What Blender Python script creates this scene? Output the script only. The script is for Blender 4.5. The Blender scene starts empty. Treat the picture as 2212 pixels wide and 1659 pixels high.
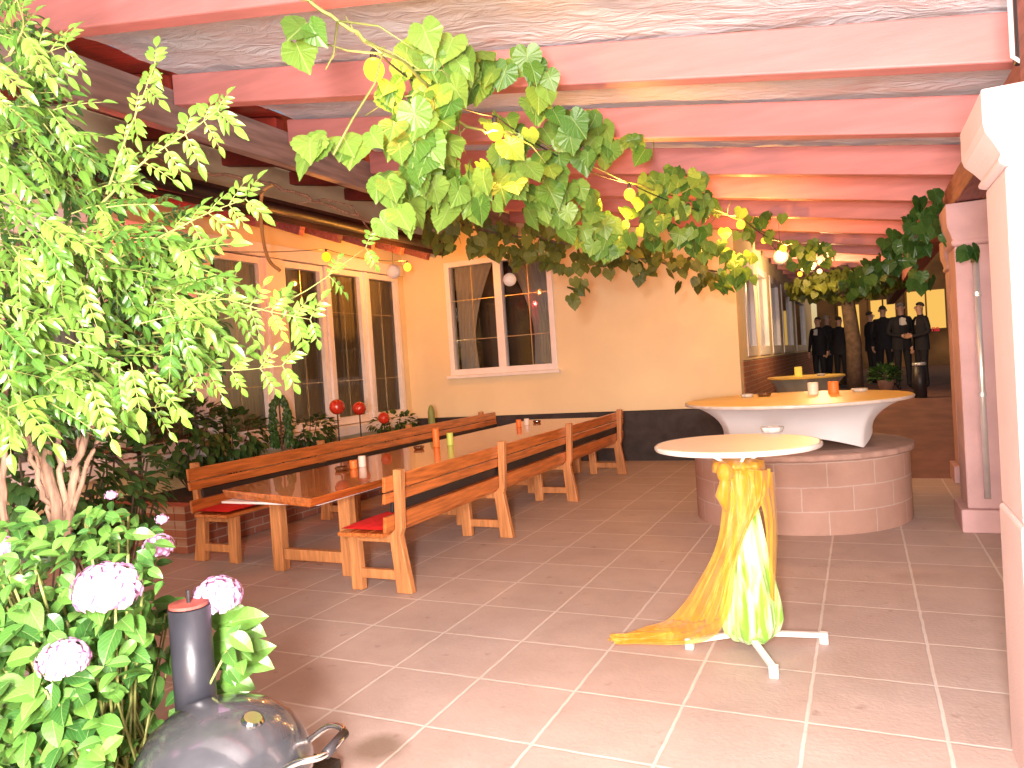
import bpy, bmesh, math, random
from mathutils import Vector, Matrix, noise
random.seed(7)
R=math.radians; PI=math.pi
C=bpy.context.scene.collection
# ------------------------------------------------------------ camera frame
F=1600.; CAM=Vector((0,0,1.58)); YAW=R(25.3); ROLL=R(3.8); PIT=R(1.3)
fh=Vector((-math.sin(YAW),math.cos(YAW),0)); rh=Vector((math.cos(YAW),math.sin(YAW),0)); up=Vector((0,0,1))
fwd=fh*math.cos(PIT)-up*math.sin(PIT); upc=up*math.cos(PIT)+fh*math.sin(PIT)
CX=rh*math.cos(ROLL)-upc*math.sin(ROLL); CY=rh*math.sin(ROLL)+upc*math.cos(ROLL)
def ray(px,py): return fwd+CX*((px-1106)/F)+CY*((829.5-py)/F)
def at(px,py,Z): return CAM+ray(px,py)*Z
def gz(px,py,h=0.): r=ray(px,py); return CAM+r*((h-1.58)/r.z)
cd=bpy.data.cameras.new('camera'); cam=bpy.data.objects.new('camera',cd); C.objects.link(cam)
M=Matrix.Identity(4)
for i in range(3): M[i][0]=CX[i]; M[i][1]=CY[i]; M[i][2]=-fwd[i]; M[i][3]=CAM[i]
cam.matrix_world=M; cd.lens=36*F/2212; cd.sensor_width=36; cd.clip_end=800; cd.clip_start=.05
bpy.context.scene.camera=cam
# ------------------------------------------------------------ materials
def nodes(name):
    m=bpy.data.materials.new(name); m.use_nodes=True; nt=m.node_tree
    return m,nt,nt.nodes['Principled BSDF']
def N(nt,t,**k):
    n=nt.nodes.new(t)
    for a,b in k.items(): setattr(n,a,b)
    return n
def rgba(c): return (c[0],c[1],c[2],1)
def mat(name,c,rough=.6,metal=0,var=.18,scale=6,bump=.15,bscale=60,stretch=None,c2=None,emit=None,es=0,coat=0,spec=None,alpha=1,dist=.01,trans=0):
    m,nt,b=nodes(name); L=nt.links
    tc=N(nt,'ShaderNodeTexCoord'); mp=N(nt,'ShaderNodeMapping'); L.new(tc.outputs['Object'],mp.inputs[0])
    if stretch: mp.inputs['Scale'].default_value=stretch
    no=N(nt,'ShaderNodeTexNoise'); no.inputs['Scale'].default_value=scale; no.inputs['Detail'].default_value=5
    L.new(mp.outputs[0],no.inputs['Vector'])
    rp=N(nt,'ShaderNodeValToRGB'); rp.color_ramp.elements[0].position=.3; rp.color_ramp.elements[1].position=.72
    a=c2 if c2 else [x*(1-var*1.6) for x in c]
    rp.color_ramp.elements[0].color=rgba(a); rp.color_ramp.elements[1].color=rgba([min(1,x*(1+var*.6)) for x in c])
    L.new(no.outputs[0],rp.inputs[0]); L.new(rp.outputs[0],b.inputs['Base Color'])
    b.inputs['Roughness'].default_value=rough; b.inputs['Metallic'].default_value=metal
    if coat: b.inputs['Coat Weight'].default_value=coat
    if spec is not None: b.inputs['Specular IOR Level'].default_value=spec
    b.inputs['Alpha'].default_value=alpha
    if trans: b.inputs['Transmission Weight'].default_value=trans
    if emit: b.inputs['Emission Color'].default_value=rgba(emit); b.inputs['Emission Strength'].default_value=es
    if bump:
        n2=N(nt,'ShaderNodeTexNoise'); n2.inputs['Scale'].default_value=bscale; n2.inputs['Detail'].default_value=4
        L.new(mp.outputs[0],n2.inputs['Vector']); bp=N(nt,'ShaderNodeBump'); bp.inputs['Strength'].default_value=bump; bp.inputs['Distance'].default_value=dist
        L.new(n2.outputs[0],bp.inputs['Height']); L.new(bp.outputs[0],b.inputs['Normal'])
    return m
def leafmat(name,ca,cb,vein,tr=.35,rough=.4,vs=.35):
    m,nt,b=nodes(name); L=nt.links
    at_=N(nt,'ShaderNodeAttribute',attribute_name='tint'); sp=N(nt,'ShaderNodeSeparateColor'); L.new(at_.outputs['Color'],sp.inputs[0])
    mx=N(nt,'ShaderNodeMix',data_type='RGBA'); mx.inputs['A'].default_value=rgba(ca); mx.inputs['B'].default_value=rgba(cb)
    L.new(sp.outputs['Blue'],mx.inputs['Factor'])
    s=N(nt,'ShaderNodeMath',operation='SUBTRACT'); s.inputs[1].default_value=.5; L.new(sp.outputs['Red'],s.inputs[0])
    a=N(nt,'ShaderNodeMath',operation='ABSOLUTE'); L.new(s.outputs[0],a.inputs[0])
    l=N(nt,'ShaderNodeMath',operation='LESS_THAN'); l.inputs[1].default_value=.018; L.new(a.outputs[0],l.inputs[0])
    d=N(nt,'ShaderNodeMath',operation='SUBTRACT'); L.new(sp.outputs['Green'],d.inputs[0]); L.new(a.outputs[0],d.inputs[1])
    ml=N(nt,'ShaderNodeMath',operation='MULTIPLY'); ml.inputs[1].default_value=6; L.new(d.outputs[0],ml.inputs[0])
    fr=N(nt,'ShaderNodeMath',operation='FRACT'); L.new(ml.outputs[0],fr.inputs[0])
    l2=N(nt,'ShaderNodeMath',operation='LESS_THAN'); l2.inputs[1].default_value=.12; L.new(fr.outputs[0],l2.inputs[0])
    l3=N(nt,'ShaderNodeMath',operation='MULTIPLY'); l3.inputs[1].default_value=.4; L.new(l2.outputs[0],l3.inputs[0])
    mxx=N(nt,'ShaderNodeMath',operation='MAXIMUM'); L.new(l.outputs[0],mxx.inputs[0]); L.new(l3.outputs[0],mxx.inputs[1])
    ve=N(nt,'ShaderNodeMix',data_type='RGBA'); ve.inputs['B'].default_value=rgba(vein); L.new(mx.outputs['Result'],ve.inputs['A']); 
    f2=N(nt,'ShaderNodeMath',operation='MULTIPLY'); f2.inputs[1].default_value=vs; L.new(mxx.outputs[0],f2.inputs[0]); L.new(f2.outputs[0],ve.inputs['Factor'])
    L.new(ve.outputs['Result'],b.inputs['Base Color']); b.inputs['Roughness'].default_value=rough; b.inputs['Specular IOR Level'].default_value=.4
    t=N(nt,'ShaderNodeBsdfTranslucent'); L.new(ve.outputs['Result'],t.inputs[0])
    ms=N(nt,'ShaderNodeMixShader'); ms.inputs[0].default_value=tr; L.new(b.outputs[0],ms.inputs[1]); L.new(t.outputs[0],ms.inputs[2])
    L.new(ms.outputs[0],nt.nodes['Material Output'].inputs[0]); return m
def brickmat(name,c1,c2,mort,w,h,off=.5,ms=.02,attr=False,axis=None,stain=False,shift=(0,0,0),rough=.75):
    m,nt,b=nodes(name); L=nt.links
    mp=N(nt,'ShaderNodeMapping'); mp.inputs['Location'].default_value=shift
    if attr:
        a=N(nt,'ShaderNodeAttribute',attribute_name='tint'); L.new(a.outputs['Vector'],mp.inputs[0])
    else:
        g=N(nt,'ShaderNodeNewGeometry'); 
        if axis:
            sx=N(nt,'ShaderNodeSeparateXYZ'); cx=N(nt,'ShaderNodeCombineXYZ'); L.new(g.outputs['Position'],sx.inputs[0])
            L.new(sx.outputs[axis],cx.inputs[0]); L.new(sx.outputs['Z'],cx.inputs[1]); L.new(cx.outputs[0],mp.inputs[0])
        else: L.new(g.outputs['Position'],mp.inputs[0])
    br=N(nt,'ShaderNodeTexBrick',offset=off,squash=1); br.inputs['Scale'].default_value=1; br.inputs['Brick Width'].default_value=w; br.inputs['Row Height'].default_value=h
    br.inputs['Mortar Size'].default_value=ms; br.inputs['Mortar Smooth'].default_value=.5; br.inputs['Bias'].default_value=0
    br.inputs['Color1'].default_value=rgba(c1); br.inputs['Color2'].default_value=rgba(c2); br.inputs['Mortar'].default_value=rgba(mort)
    wn=N(nt,'ShaderNodeTexNoise'); wn.inputs['Scale'].default_value=9; L.new(mp.outputs[0],wn.inputs['Vector'])
    wv=N(nt,'ShaderNodeVectorMath',operation='MULTIPLY_ADD'); wv.inputs[1].default_value=(.012,.012,0); L.new(wn.outputs['Color'],wv.inputs[0]); L.new(mp.outputs[0],wv.inputs[2])
    L.new(wv.outputs[0],br.inputs['Vector'])
    g2=N(nt,'ShaderNodeNewGeometry'); no=N(nt,'ShaderNodeTexNoise'); no.inputs['Scale'].default_value=2.2; no.inputs['Detail'].default_value=8; no.inputs['Roughness'].default_value=.7; L.new(g2.outputs['Position'],no.inputs['Vector'])
    rp=N(nt,'ShaderNodeValToRGB'); rp.color_ramp.elements[0].position=.3; rp.color_ramp.elements[1].position=.7
    rp.color_ramp.elements[0].color=(.86,.83,.80,1); rp.color_ramp.elements[1].color=(1.06,1.05,1.04,1); L.new(no.outputs[0],rp.inputs[0])
    mu=N(nt,'ShaderNodeMix',data_type='RGBA',blend_type='MULTIPLY'); mu.inputs['Factor'].default_value=1; L.new(br.outputs['Color'],mu.inputs['A']); L.new(rp.outputs[0],mu.inputs['B'])
    out=mu.outputs['Result']
    if stain:
        for sc,p0,p1,dk in ((9,.69,.78,.76),(1.4,.66,.82,.86)):
            s=N(nt,'ShaderNodeTexNoise'); s.inputs['Scale'].default_value=sc; s.inputs['Detail'].default_value=3; L.new(g2.outputs['Position'],s.inputs['Vector'])
            r2=N(nt,'ShaderNodeValToRGB'); r2.color_ramp.elements[0].position=p0-.03; r2.color_ramp.elements[1].position=p1-.03
            r2.color_ramp.elements[0].color=(1,1,1,1); r2.color_ramp.elements[1].color=(dk,dk*.95,dk*.92,1); L.new(s.outputs[0],r2.inputs[0])
            m2=N(nt,'ShaderNodeMix',data_type='RGBA',blend_type='MULTIPLY'); m2.inputs['Factor'].default_value=1; L.new(out,m2.inputs['A']); L.new(r2.outputs[0],m2.inputs['B']); out=m2.outputs['Result']
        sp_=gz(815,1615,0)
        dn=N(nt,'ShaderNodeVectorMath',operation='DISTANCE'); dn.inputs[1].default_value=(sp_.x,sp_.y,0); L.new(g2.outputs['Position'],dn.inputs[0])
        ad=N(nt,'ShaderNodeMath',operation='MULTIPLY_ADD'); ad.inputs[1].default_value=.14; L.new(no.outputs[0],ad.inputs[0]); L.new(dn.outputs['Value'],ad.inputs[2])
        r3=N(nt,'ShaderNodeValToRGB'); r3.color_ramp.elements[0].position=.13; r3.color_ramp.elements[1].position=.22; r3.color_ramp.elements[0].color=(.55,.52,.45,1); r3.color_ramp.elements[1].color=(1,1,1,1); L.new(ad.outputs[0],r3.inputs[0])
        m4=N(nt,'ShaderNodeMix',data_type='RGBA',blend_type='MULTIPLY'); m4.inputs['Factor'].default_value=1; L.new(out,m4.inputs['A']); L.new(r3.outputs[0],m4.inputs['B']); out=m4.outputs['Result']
    L.new(out,b.inputs['Base Color']); b.inputs['Roughness'].default_value=rough; b.inputs['Specular IOR Level'].default_value=.35
    fn=N(nt,'ShaderNodeTexNoise'); fn.inputs['Scale'].default_value=45; fn.inputs['Detail'].default_value=5; L.new(g2.outputs['Position'],fn.inputs['Vector'])
    sb=N(nt,'ShaderNodeMath',operation='MULTIPLY_ADD'); sb.inputs[1].default_value=-1.2; L.new(br.outputs['Fac'],sb.inputs[0]); L.new(fn.outputs[0],sb.inputs[2])
    bp=N(nt,'ShaderNodeBump'); bp.inputs['Strength'].default_value=.3; bp.inputs['Distance'].default_value=.008; L.new(sb.outputs[0],bp.inputs['Height']); L.new(bp.outputs[0],b.inputs['Normal'])
    return m
def emat(name,c,s,see=0):
    m,nt,b=nodes(name); b.inputs['Base Color'].default_value=(.02,.01,0,1); b.inputs['Roughness'].default_value=.9; b.inputs['Emission Color'].default_value=rgba(c); b.inputs['Emission Strength'].default_value=s
    if see:
        em=N(nt,'ShaderNodeEmission'); em.inputs[0].default_value=rgba(c); em.inputs[1].default_value=s
        tp=N(nt,'ShaderNodeBsdfTransparent'); tp.inputs[0].default_value=(.5,.35,.2,1); ad=N(nt,'ShaderNodeAddShader'); nt.links.new(em.outputs[0],ad.inputs[0]); nt.links.new(tp.outputs[0],ad.inputs[1]); nt.links.new(ad.outputs[0],nt.nodes['Material Output'].inputs[0])
    return m
def glassmat():
    m,nt,b=nodes('window_glass'); L=nt.links
    g=N(nt,'ShaderNodeBsdfGlossy'); g.inputs['Roughness'].default_value=.03; g.inputs[0].default_value=(.9,.9,.9,1)
    t=N(nt,'ShaderNodeBsdfTransparent'); t.inputs[0].default_value=(.86,.84,.80,1)
    f=N(nt,'ShaderNodeLayerWeight'); f.inputs[0].default_value=.35
    ms=N(nt,'ShaderNodeMixShader'); L.new(f.outputs['Fresnel'],ms.inputs[0]); L.new(t.outputs[0],ms.inputs[1]); L.new(g.outputs[0],ms.inputs[2])
    L.new(ms.outputs[0],nt.nodes['Material Output'].inputs[0]); return m
def tarpmat():
    m,nt,b=nodes('roof_tarp'); L=nt.links
    tc=N(nt,'ShaderNodeTexCoord'); no=N(nt,'ShaderNodeTexNoise'); no.inputs['Scale'].default_value=1.6; no.inputs['Detail'].default_value=7; no.inputs['Distortion'].default_value=1.2
    mp=N(nt,'ShaderNodeMapping'); mp.inputs['Scale'].default_value=(.8,2.2,1); L.new(tc.outputs['Object'],mp.inputs[0]); L.new(mp.outputs[0],no.inputs['Vector'])
    rp=N(nt,'ShaderNodeValToRGB'); e=rp.color_ramp.elements; e[0].position=.28; e[0].color=(.84,.64,.57,1); e[1].position=.62; e[1].color=(.95,.95,.96,1)
    e2=rp.color_ramp.elements.new(.45); e2.color=(.92,.90,.89,1)
    L.new(no.outputs[0],rp.inputs[0]); L.new(rp.outputs[0],b.inputs['Base Color']); b.inputs['Roughness'].default_value=.5
    n2=N(nt,'ShaderNodeTexNoise'); n2.inputs['Scale'].default_value=3.6; n2.inputs['Detail'].default_value=6; n2.inputs['Distortion'].default_value=2.4; L.new(mp.outputs[0],n2.inputs['Vector'])
    bp=N(nt,'ShaderNodeBump'); bp.inputs['Strength'].default_value=.9; bp.inputs['Distance'].default_value=.04; L.new(n2.outputs[0],bp.inputs['Height']); L.new(bp.outputs[0],b.inputs['Normal'])
    t=N(nt,'ShaderNodeBsdfTranslucent'); L.new(rp.outputs[0],t.inputs[0])
    ms=N(nt,'ShaderNodeMixShader'); ms.inputs[0].default_value=.35; L.new(b.outputs[0],ms.inputs[1]); L.new(t.outputs[0],ms.inputs[2]); L.new(ms.outputs[0],nt.nodes['Material Output'].inputs[0])
    return m
def clothmat(name,c,alpha,rough=.5,sheen=.5,tr=.3,c2=None,bs=.5):
    m,nt,b=nodes(name); L=nt.links
    b.inputs['Base Color'].default_value=rgba(c); b.inputs['Roughness'].default_value=rough; b.inputs['Sheen Weight'].default_value=sheen
    w=N(nt,'ShaderNodeTexNoise'); w.inputs['Scale'].default_value=25; tc=N(nt,'ShaderNodeTexCoord'); mp=N(nt,'ShaderNodeMapping'); mp.inputs['Scale'].default_value=(1,1,.15)
    L.new(tc.outputs['Object'],mp.inputs[0]); L.new(mp.outputs[0],w.inputs['Vector']); bp=N(nt,'ShaderNodeBump'); bp.inputs['Strength'].default_value=bs; bp.inputs['Distance'].default_value=.02; L.new(w.outputs[0],bp.inputs['Height']); L.new(bp.outputs[0],b.inputs['Normal'])
    t=N(nt,'ShaderNodeBsdfTranslucent'); t.inputs[0].default_value=rgba(c); ms=N(nt,'ShaderNodeMixShader'); ms.inputs[0].default_value=tr; L.new(b.outputs[0],ms.inputs[1]); L.new(t.outputs[0],ms.inputs[2])
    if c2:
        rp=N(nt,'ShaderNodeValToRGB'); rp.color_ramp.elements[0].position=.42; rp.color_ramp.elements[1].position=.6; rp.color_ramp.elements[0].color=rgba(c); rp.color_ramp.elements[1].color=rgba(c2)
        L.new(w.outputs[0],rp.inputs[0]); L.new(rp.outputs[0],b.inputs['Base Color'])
    o=ms.outputs[0]
    if alpha<1:
        tp=N(nt,'ShaderNodeBsdfTransparent'); m3=N(nt,'ShaderNodeMixShader'); m3.inputs[0].default_value=alpha; L.new(tp.outputs[0],m3.inputs[1]); L.new(o,m3.inputs[2]); o=m3.outputs[0]
    L.new(o,nt.nodes['Material Output'].inputs[0]); return m
K={}
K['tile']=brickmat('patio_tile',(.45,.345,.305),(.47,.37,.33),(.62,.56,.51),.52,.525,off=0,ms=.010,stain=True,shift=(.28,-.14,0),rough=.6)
K['pave']=mat('ramp_paving',(.24,.11,.08),.8,var=.2,scale=3,bump=.2)
K['wellbrick']=brickmat('sandstone_block',(.42,.255,.205),(.44,.28,.23),(.50,.38,.33),.42,.205,attr=True,ms=.007)
K['sandstone']=mat('red_sandstone',(.43,.27,.22),.8,var=.15,scale=9,bump=.4,bscale=70)
K['brickX']=brickmat('brick_side',(.30,.10,.06),(.36,.14,.09),(.4,.3,.24),.25,.08,axis='Y',ms=.008)
K['yellow']=mat('cream_render',(.84,.68,.42),.85,var=.04,scale=1.2,bump=.25,bscale=110)
K['plinth']=mat('dark_plinth',(.045,.035,.034),.7,var=.3,bump=.2)
K['whiteframe']=mat('white_window_frame',(.86,.80,.79),.35,var=.04,bump=.03)
K['glass']=glassmat()
K['curtain']=clothmat('curtain_lace',(.50,.48,.44),1,.8,.3,.4)
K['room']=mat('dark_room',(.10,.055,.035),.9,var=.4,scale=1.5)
K['brass']=mat('brass_bar',(.65,.55,.35),.3,metal=.8,var=.05,bump=0)
K['red']=mat('red_painted_beam',(.64,.245,.225),.55,var=.1,scale=3,bump=.12,bscale=30,stretch=(.6,5,5))
K['redboard']=mat('red_boards',(.34,.04,.025),.6,var=.3,scale=4,stretch=(1,8,1))
K['redplate']=mat('dark_red_plate',(.30,.10,.085),.6,var=.3,scale=4,stretch=(8,1,8))
K['darkwood']=mat('dark_wood',(.055,.02,.016),.6,var=.3,scale=4,stretch=(4,.4,4))
K['purlin']=mat('greyish_purlin',(.28,.20,.185),.5,var=.3,scale=3,stretch=(5,.5,5))
K['tarp']=tarpmat()
K['stone']=mat('pink_stone_column',(.66,.49,.47),.75,var=.05,scale=3,bump=.25,bscale=90)
K['stone2']=mat('mauve_stone_column',(.52,.33,.33),.8,var=.12,scale=3,bump=.25,bscale=90)
K['zinc']=mat('zinc_pipe',(.75,.73,.72),.25,metal=.6,var=.1,bump=.03)
K['soil']=mat('soil',(.045,.03,.02),.95,var=.4,scale=12,bump=.8,bscale=25,dist=.03)
K['ground']=mat('ground_earth',(.05,.045,.035),.95,var=.3,scale=1)
K['wood']=mat('varnished_table_wood',(.60,.155,.03),.24,var=.34,scale=3.2,stretch=(9,.7,9),bump=.12,bscale=14,coat=.7)
K['wood2']=mat('varnished_bench_wood',(.62,.18,.04),.32,var=.3,scale=4,stretch=(10,.8,10),bump=.12,bscale=14,coat=.5)
K['woodv']=mat('bench_leg_wood',(.60,.25,.09),.42,var=.25,scale=4,stretch=(9,9,.8),bump=.12,bscale=14)
K['cushion']=clothmat('red_cushion',(.75,.012,.01),1,.8,0,.1)
K['white']=mat('white_table_metal',(.82,.79,.77),.35,var=.04,bump=.02)
K['ttop']=mat('beige_table_top',(.80,.60,.46),.35,var=.06,scale=2,bump=.02)
K['ttop2']=mat('yellowish_table_top',(.84,.58,.12),.35,var=.08,scale=2,bump=.02)
K['edge']=mat('pale_edge',(.66,.58,.52),.35,var=.12,scale=12,bump=.02)
K['stretch']=clothmat('white_stretch_cover',(.72,.71,.73),1,.6,.2,.1,bs=.08)
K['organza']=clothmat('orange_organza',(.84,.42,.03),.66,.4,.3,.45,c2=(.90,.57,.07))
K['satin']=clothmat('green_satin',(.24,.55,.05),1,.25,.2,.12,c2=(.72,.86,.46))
K['lace']=clothmat('pale_lace',(.5,.5,.4),.7,.7,.3,.3)
K['candle_o']=mat('orange_wax',(.9,.20,.03),.5,var=.08,bump=.05)
K['candle_w']=mat('cream_wax',(.85,.72,.6),.5,var=.08,bump=.05)
K['candle_g']=mat('lime_wax',(.55,.66,.12),.5,var=.08,bump=.05)
K['candle_y']=mat('yellow_wax',(.9,.7,.12),.5,emit=(1,.7,.1),es=.4,var=.05,bump=.05)
K['crystal']=mat('clear_glass',(.85,.82,.76),.08,var=.2,scale=40,bump=.3,bscale=40,trans=.35)
K['amber']=mat('brown_glass',(.12,.04,.015),.1,var=.1,bump=0,coat=.6)
K['black']=mat('grey_enamel',(.11,.11,.12),.18,var=.3,scale=5,bump=.08,bscale=90,coat=.8,metal=.5)
K['blackpipe']=mat('black_pipe',(.03,.03,.038),.38,var=.2,bump=.05)
K['gapshade']=mat('gap_shade',(.02,.016,.016),.5,var=.2,bump=.05)
K['rust']=mat('rusty_cap',(.38,.08,.06),.7,var=.3,scale=20)
K['chrome']=mat('chrome',(.85,.83,.8),.15,metal=1,var=.03,bump=0)
K['iron']=mat('black_iron',(.025,.02,.022),.45,var=.2,bump=.05)
K['creeper']=leafmat('creeper_leaf',(.035,.12,.014),(.18,.34,.045),(.32,.44,.12),.25,.36,.3)
K['creeperdark']=leafmat('creeper_dark_leaf',(.018,.06,.010),(.07,.16,.03),(.12,.25,.05),.25,.36,.3)
K['vine']=leafmat('vine_leaf',(.06,.17,.02),(.23,.38,.06),(.42,.52,.2),.28,.42,.4)
K['vinedark']=leafmat('old_vine_leaf',(.07,.09,.012),(.20,.21,.03),(.25,.28,.08),.3,.5)
K['hydr']=leafmat('hydrangea_leaf',(.03,.11,.02),(.14,.31,.05),(.32,.44,.16),.22,.33,.4)
K['bush']=leafmat('shrub_leaf',(.02,.06,.012),(.06,.13,.03),(.1,.18,.06),.2,.45)
K['petal']=leafmat('pink_petal',(.68,.36,.60),(.80,.54,.76),(.9,.7,.85),.25,.6,.2)
K['petalcore']=mat('pink_petal_shadow',(.55,.27,.46),.8,var=.2,scale=40)
K['stem']=mat('pale_bark',(.34,.20,.13),.85,var=.35,scale=12,bump=.5,bscale=40,stretch=(4,4,.6))
K['greenstem']=mat('green_stem',(.24,.27,.07),.6,var=.2)
K['bark']=mat('dark_bark',(.11,.07,.045),.9,var=.3,scale=12,bump=.5,bscale=40)
K['bulb']=emat('lit_bulb',(1,.42,.03),3.0,1)
K['bulbo']=emat('lit_orange_bulb',(1,.28,.01),2.6,1)
K['bulbr']=emat('lit_red_bulb',(1,.04,.03),2,1)
K['bulbw']=emat('lit_pale_bulb',(1,.70,.25),3,1)
K['lantern']=mat('white_paper',(.8,.72,.62),.8,var=.05,emit=(1,.8,.6),es=.08)
K['cable']=mat('black_cable',(.02,.02,.02),.5,bump=0)
K['redball']=mat('red_glazed_ball',(.6,.04,.015),.12,var=.3,scale=6,coat=.7,bump=0)
K['suit']=mat('black_suit',(.014,.013,.016),.85,var=.2,bump=.1)
K['trouser']=mat('dark_trousers',(.012,.011,.014),.85,var=.2,bump=.1)
K['shirt']=mat('white_shirt',(.75,.68,.6),.7,var=.05)
K['skin']=mat('skin',(.60,.34,.23),.55,var=.06)
K['hair']=mat('hair',(.08,.055,.035),.7,var=.3)
K['hairg']=mat('grey_hair',(.42,.39,.34),.7,var=.2)
K['shoe']=mat('black_shoe',(.01,.01,.01),.3,bump=0)
K['farwall']=mat('far_wall',(.18,.10,.035),.9,var=.5,scale=.8)
K['litwin']=emat('lit_window',(1,.56,.12),.95)
K['pot']=mat('clay_pot',(.35,.2,.14),.8,var=.2)
K['neon']=emat('red_neon',(1,.03,.05),.7)
K['hose']=mat('ochre_hose',(.5,.26,.08),.5)
# ------------------------------------------------------------ mesh builder
class MB:
    def __init__(s): s.v=[];s.f=[];s.t=[];s.m=[]
    def add(s,vs,fs,ts=None,mi=0):
        o=len(s.v); s.v+= [Vector(v) for v in vs]; s.f+=[[i+o for i in f] for f in fs]; s.t+= list(ts) if ts else [(0,0,0)]*len(vs); s.m+=[mi]*len(fs); return s
    def box(s,x0,x1,y0,y1,z0,z1,mi=0):
        vs=[(x,y,z) for x in(x0,x1) for y in(y0,y1) for z in(z0,z1)]
        return s.add(vs,[(0,1,3,2),(4,6,7,5),(0,4,5,1),(2,3,7,6),(0,2,6,4),(1,5,7,3)],None,mi)
    def bar(s,a,b,w,h,upv=(0,0,1),mi=0):
        a=Vector(a);b=Vector(b);d=(b-a).normalized();u=Vector(upv); sd=d.cross(u).normalized(); u=sd.cross(d).normalized()
        vs=[p+sd*(i*w/2)+u*(j*h/2) for p in(a,b) for i in(-1,1) for j in(-1,1)]
        return s.add(vs,[(0,1,3,2),(4,6,7,5),(0,4,5,1),(2,3,7,6),(0,2,6,4),(1,5,7,3)],None,mi)
    def tube(s,pts,rad,n=8,mi=0,caps=True):
        pts=[Vector(p) for p in pts]; 
        if not isinstance(rad,(list,tuple)): rad=[rad]*len(pts)
        vs=[];fs=[];ref=Vector((.3,.2,1)).normalized()
        for i,p in enumerate(pts):
            d=(pts[min(i+1,len(pts)-1)]-pts[max(i-1,0)])
            d=d.normalized() if d.length>1e-6 else Vector((0,0,1))
            r_=ref if abs(d.dot(ref))<.95 else Vector((1,0,0))
            a=d.cross(r_).normalized(); b=d.cross(a)
            for k in range(n):
                t=2*PI*k/n; vs.append(p+(a*math.cos(t)+b*math.sin(t))*rad[i])
        for i in range(len(pts)-1):
            for k in range(n): fs.append((i*n+k,i*n+(k+1)%n,(i+1)*n+(k+1)%n,(i+1)*n+k))
        if caps: fs.append(tuple(range(n))[::-1]); fs.append(tuple(range((len(pts)-1)*n,len(pts)*n)))
        return s.add(vs,fs,None,mi)
    def lathe(s,prof,c,n=32,mi=0,uv=False,wob=None,caps=True):
        vs=[];fs=[];ts=[]; c=Vector(c); m=n+1 if uv else n
        for j,(r,z) in enumerate(prof):
            for k in range(m):
                t=2*PI*k/n; rr=r*(wob(t,z) if wob else 1); vs.append(c+Vector((rr*math.cos(t),rr*math.sin(t),z))); ts.append((t*max(.01,r),z,0))
        for j in range(len(prof)-1):
            for k in range(n): fs.append((j*m+k,j*m+(k+1)%m,(j+1)*m+(k+1)%m,(j+1)*m+k))
        if caps and not uv:
            if prof[0][0]>1e-4: fs.append(tuple(range(m))[::-1])
            if prof[-1][0]>1e-4: fs.append(tuple(range((len(prof)-1)*m,len(prof)*m)))
        return s.add(vs,fs,ts,mi)
    def ball(s,c,r,n=16,sz=1,mi=0):
        k=n//2; return s.lathe([(max(1e-5,r*math.sin(PI*i/k)),-r*sz*math.cos(PI*i/k)) for i in range(k+1)],c,n,mi,caps=False)
    def build(s,name,mats,parent=None,origin=None,smooth=False,bevel=0,solid=0):
        o=Vector(origin) if origin is not None else (Vector(parent['_w']) if parent and '_w' in parent else Vector((0,0,0)))
        me=bpy.data.meshes.new(name); me.from_pydata([tuple(v-o) for v in s.v],[],s.f)
        if not isinstance(mats,(list,tuple)): mats=[mats]
        for m in mats: me.materials.append(m)
        if len(mats)>1: me.polygons.foreach_set('material_index',s.m)
        ca=me.color_attributes.new('tint','FLOAT_COLOR','POINT')
        for i,t in enumerate(s.t): ca.data[i].color=(t[0],t[1],t[2],1)
        if smooth: me.polygons.foreach_set('use_smooth',[True]*len(me.polygons))
        me.update(); ob=bpy.data.objects.new(name,me); C.objects.link(ob)
        if parent:
            ob.parent=parent; ob['_w']=tuple(o)
        else: ob.location=o; ob['_w']=tuple(o)
        if solid: d=ob.modifiers.new('s','SOLIDIFY'); d.thickness=solid
        if bevel: b=ob.modifiers.new('b','BEVEL'); b.width=bevel; b.segments=2; b.limit_method='ANGLE'
        return ob
def tag(o,label=None,cat=None,group=None,kind=None):
    for k,v in(('label',label),('category',cat),('group',group),('kind',kind)):
        if v: o[k]=v
    return o
def thing(name,loc,label,cat,group=None):
    o=bpy.data.objects.new(name,None); o.empty_display_size=.1; C.objects.link(o); o.location=loc; o['_w']=tuple(loc); return tag(o,label,cat,group)
# ------------------------------------------------------------ setting
tag(MB().add([(-150,-150,-.05),(150,-150,-.05),(150,200,-.05),(-150,200,-.05)],[(0,1,2,3)]).build('ground',K['ground']),kind='structure')
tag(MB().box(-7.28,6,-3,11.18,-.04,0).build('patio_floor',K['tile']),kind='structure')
tag(MB().box(-1.56,-.1,11.18,30,-.04,0).build('passage_floor',K['pave']),kind='structure')
rp=MB(); rp.add([(-.1,9.6,-.04),(6,9.6,-.04),(6,14.2,-.04),(-.1,14.2,-.04),(-.1,9.6,.003),(6,9.6,.003),(6,14.2,.6),(-.1,14.2,.6)],[(4,5,6,7),(0,4,7,3),(0,1,5,4)])
rp.box(-.1,9,14.2,32,-.04,.6)
tag(rp.build('ramp',K['pave']),kind='structure')
def rampz(y): return min(.6,max(0,(y-9.6)/4.6*.6))
tag(MB().box(-5.2,-1.95,.7,2.3,.002,.07).build('planting_soil',K['soil']),kind='structure')
tag(MB().box(-7.28,-6.05,5.2,11.18,.002,.42).build('bed_soil',K['soil']),kind='structure')
tag(MB().box(-6.045,-5.9,5.0,11.1,.001,.46).box(-7.28,-6.05,5.0,5.19,.001,.46).build('garden_bed_wall',K['brickX'],origin=(-6,8,0),bevel=.008),'low red brick edge of the dark flower bed behind the far bench','wall')
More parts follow.
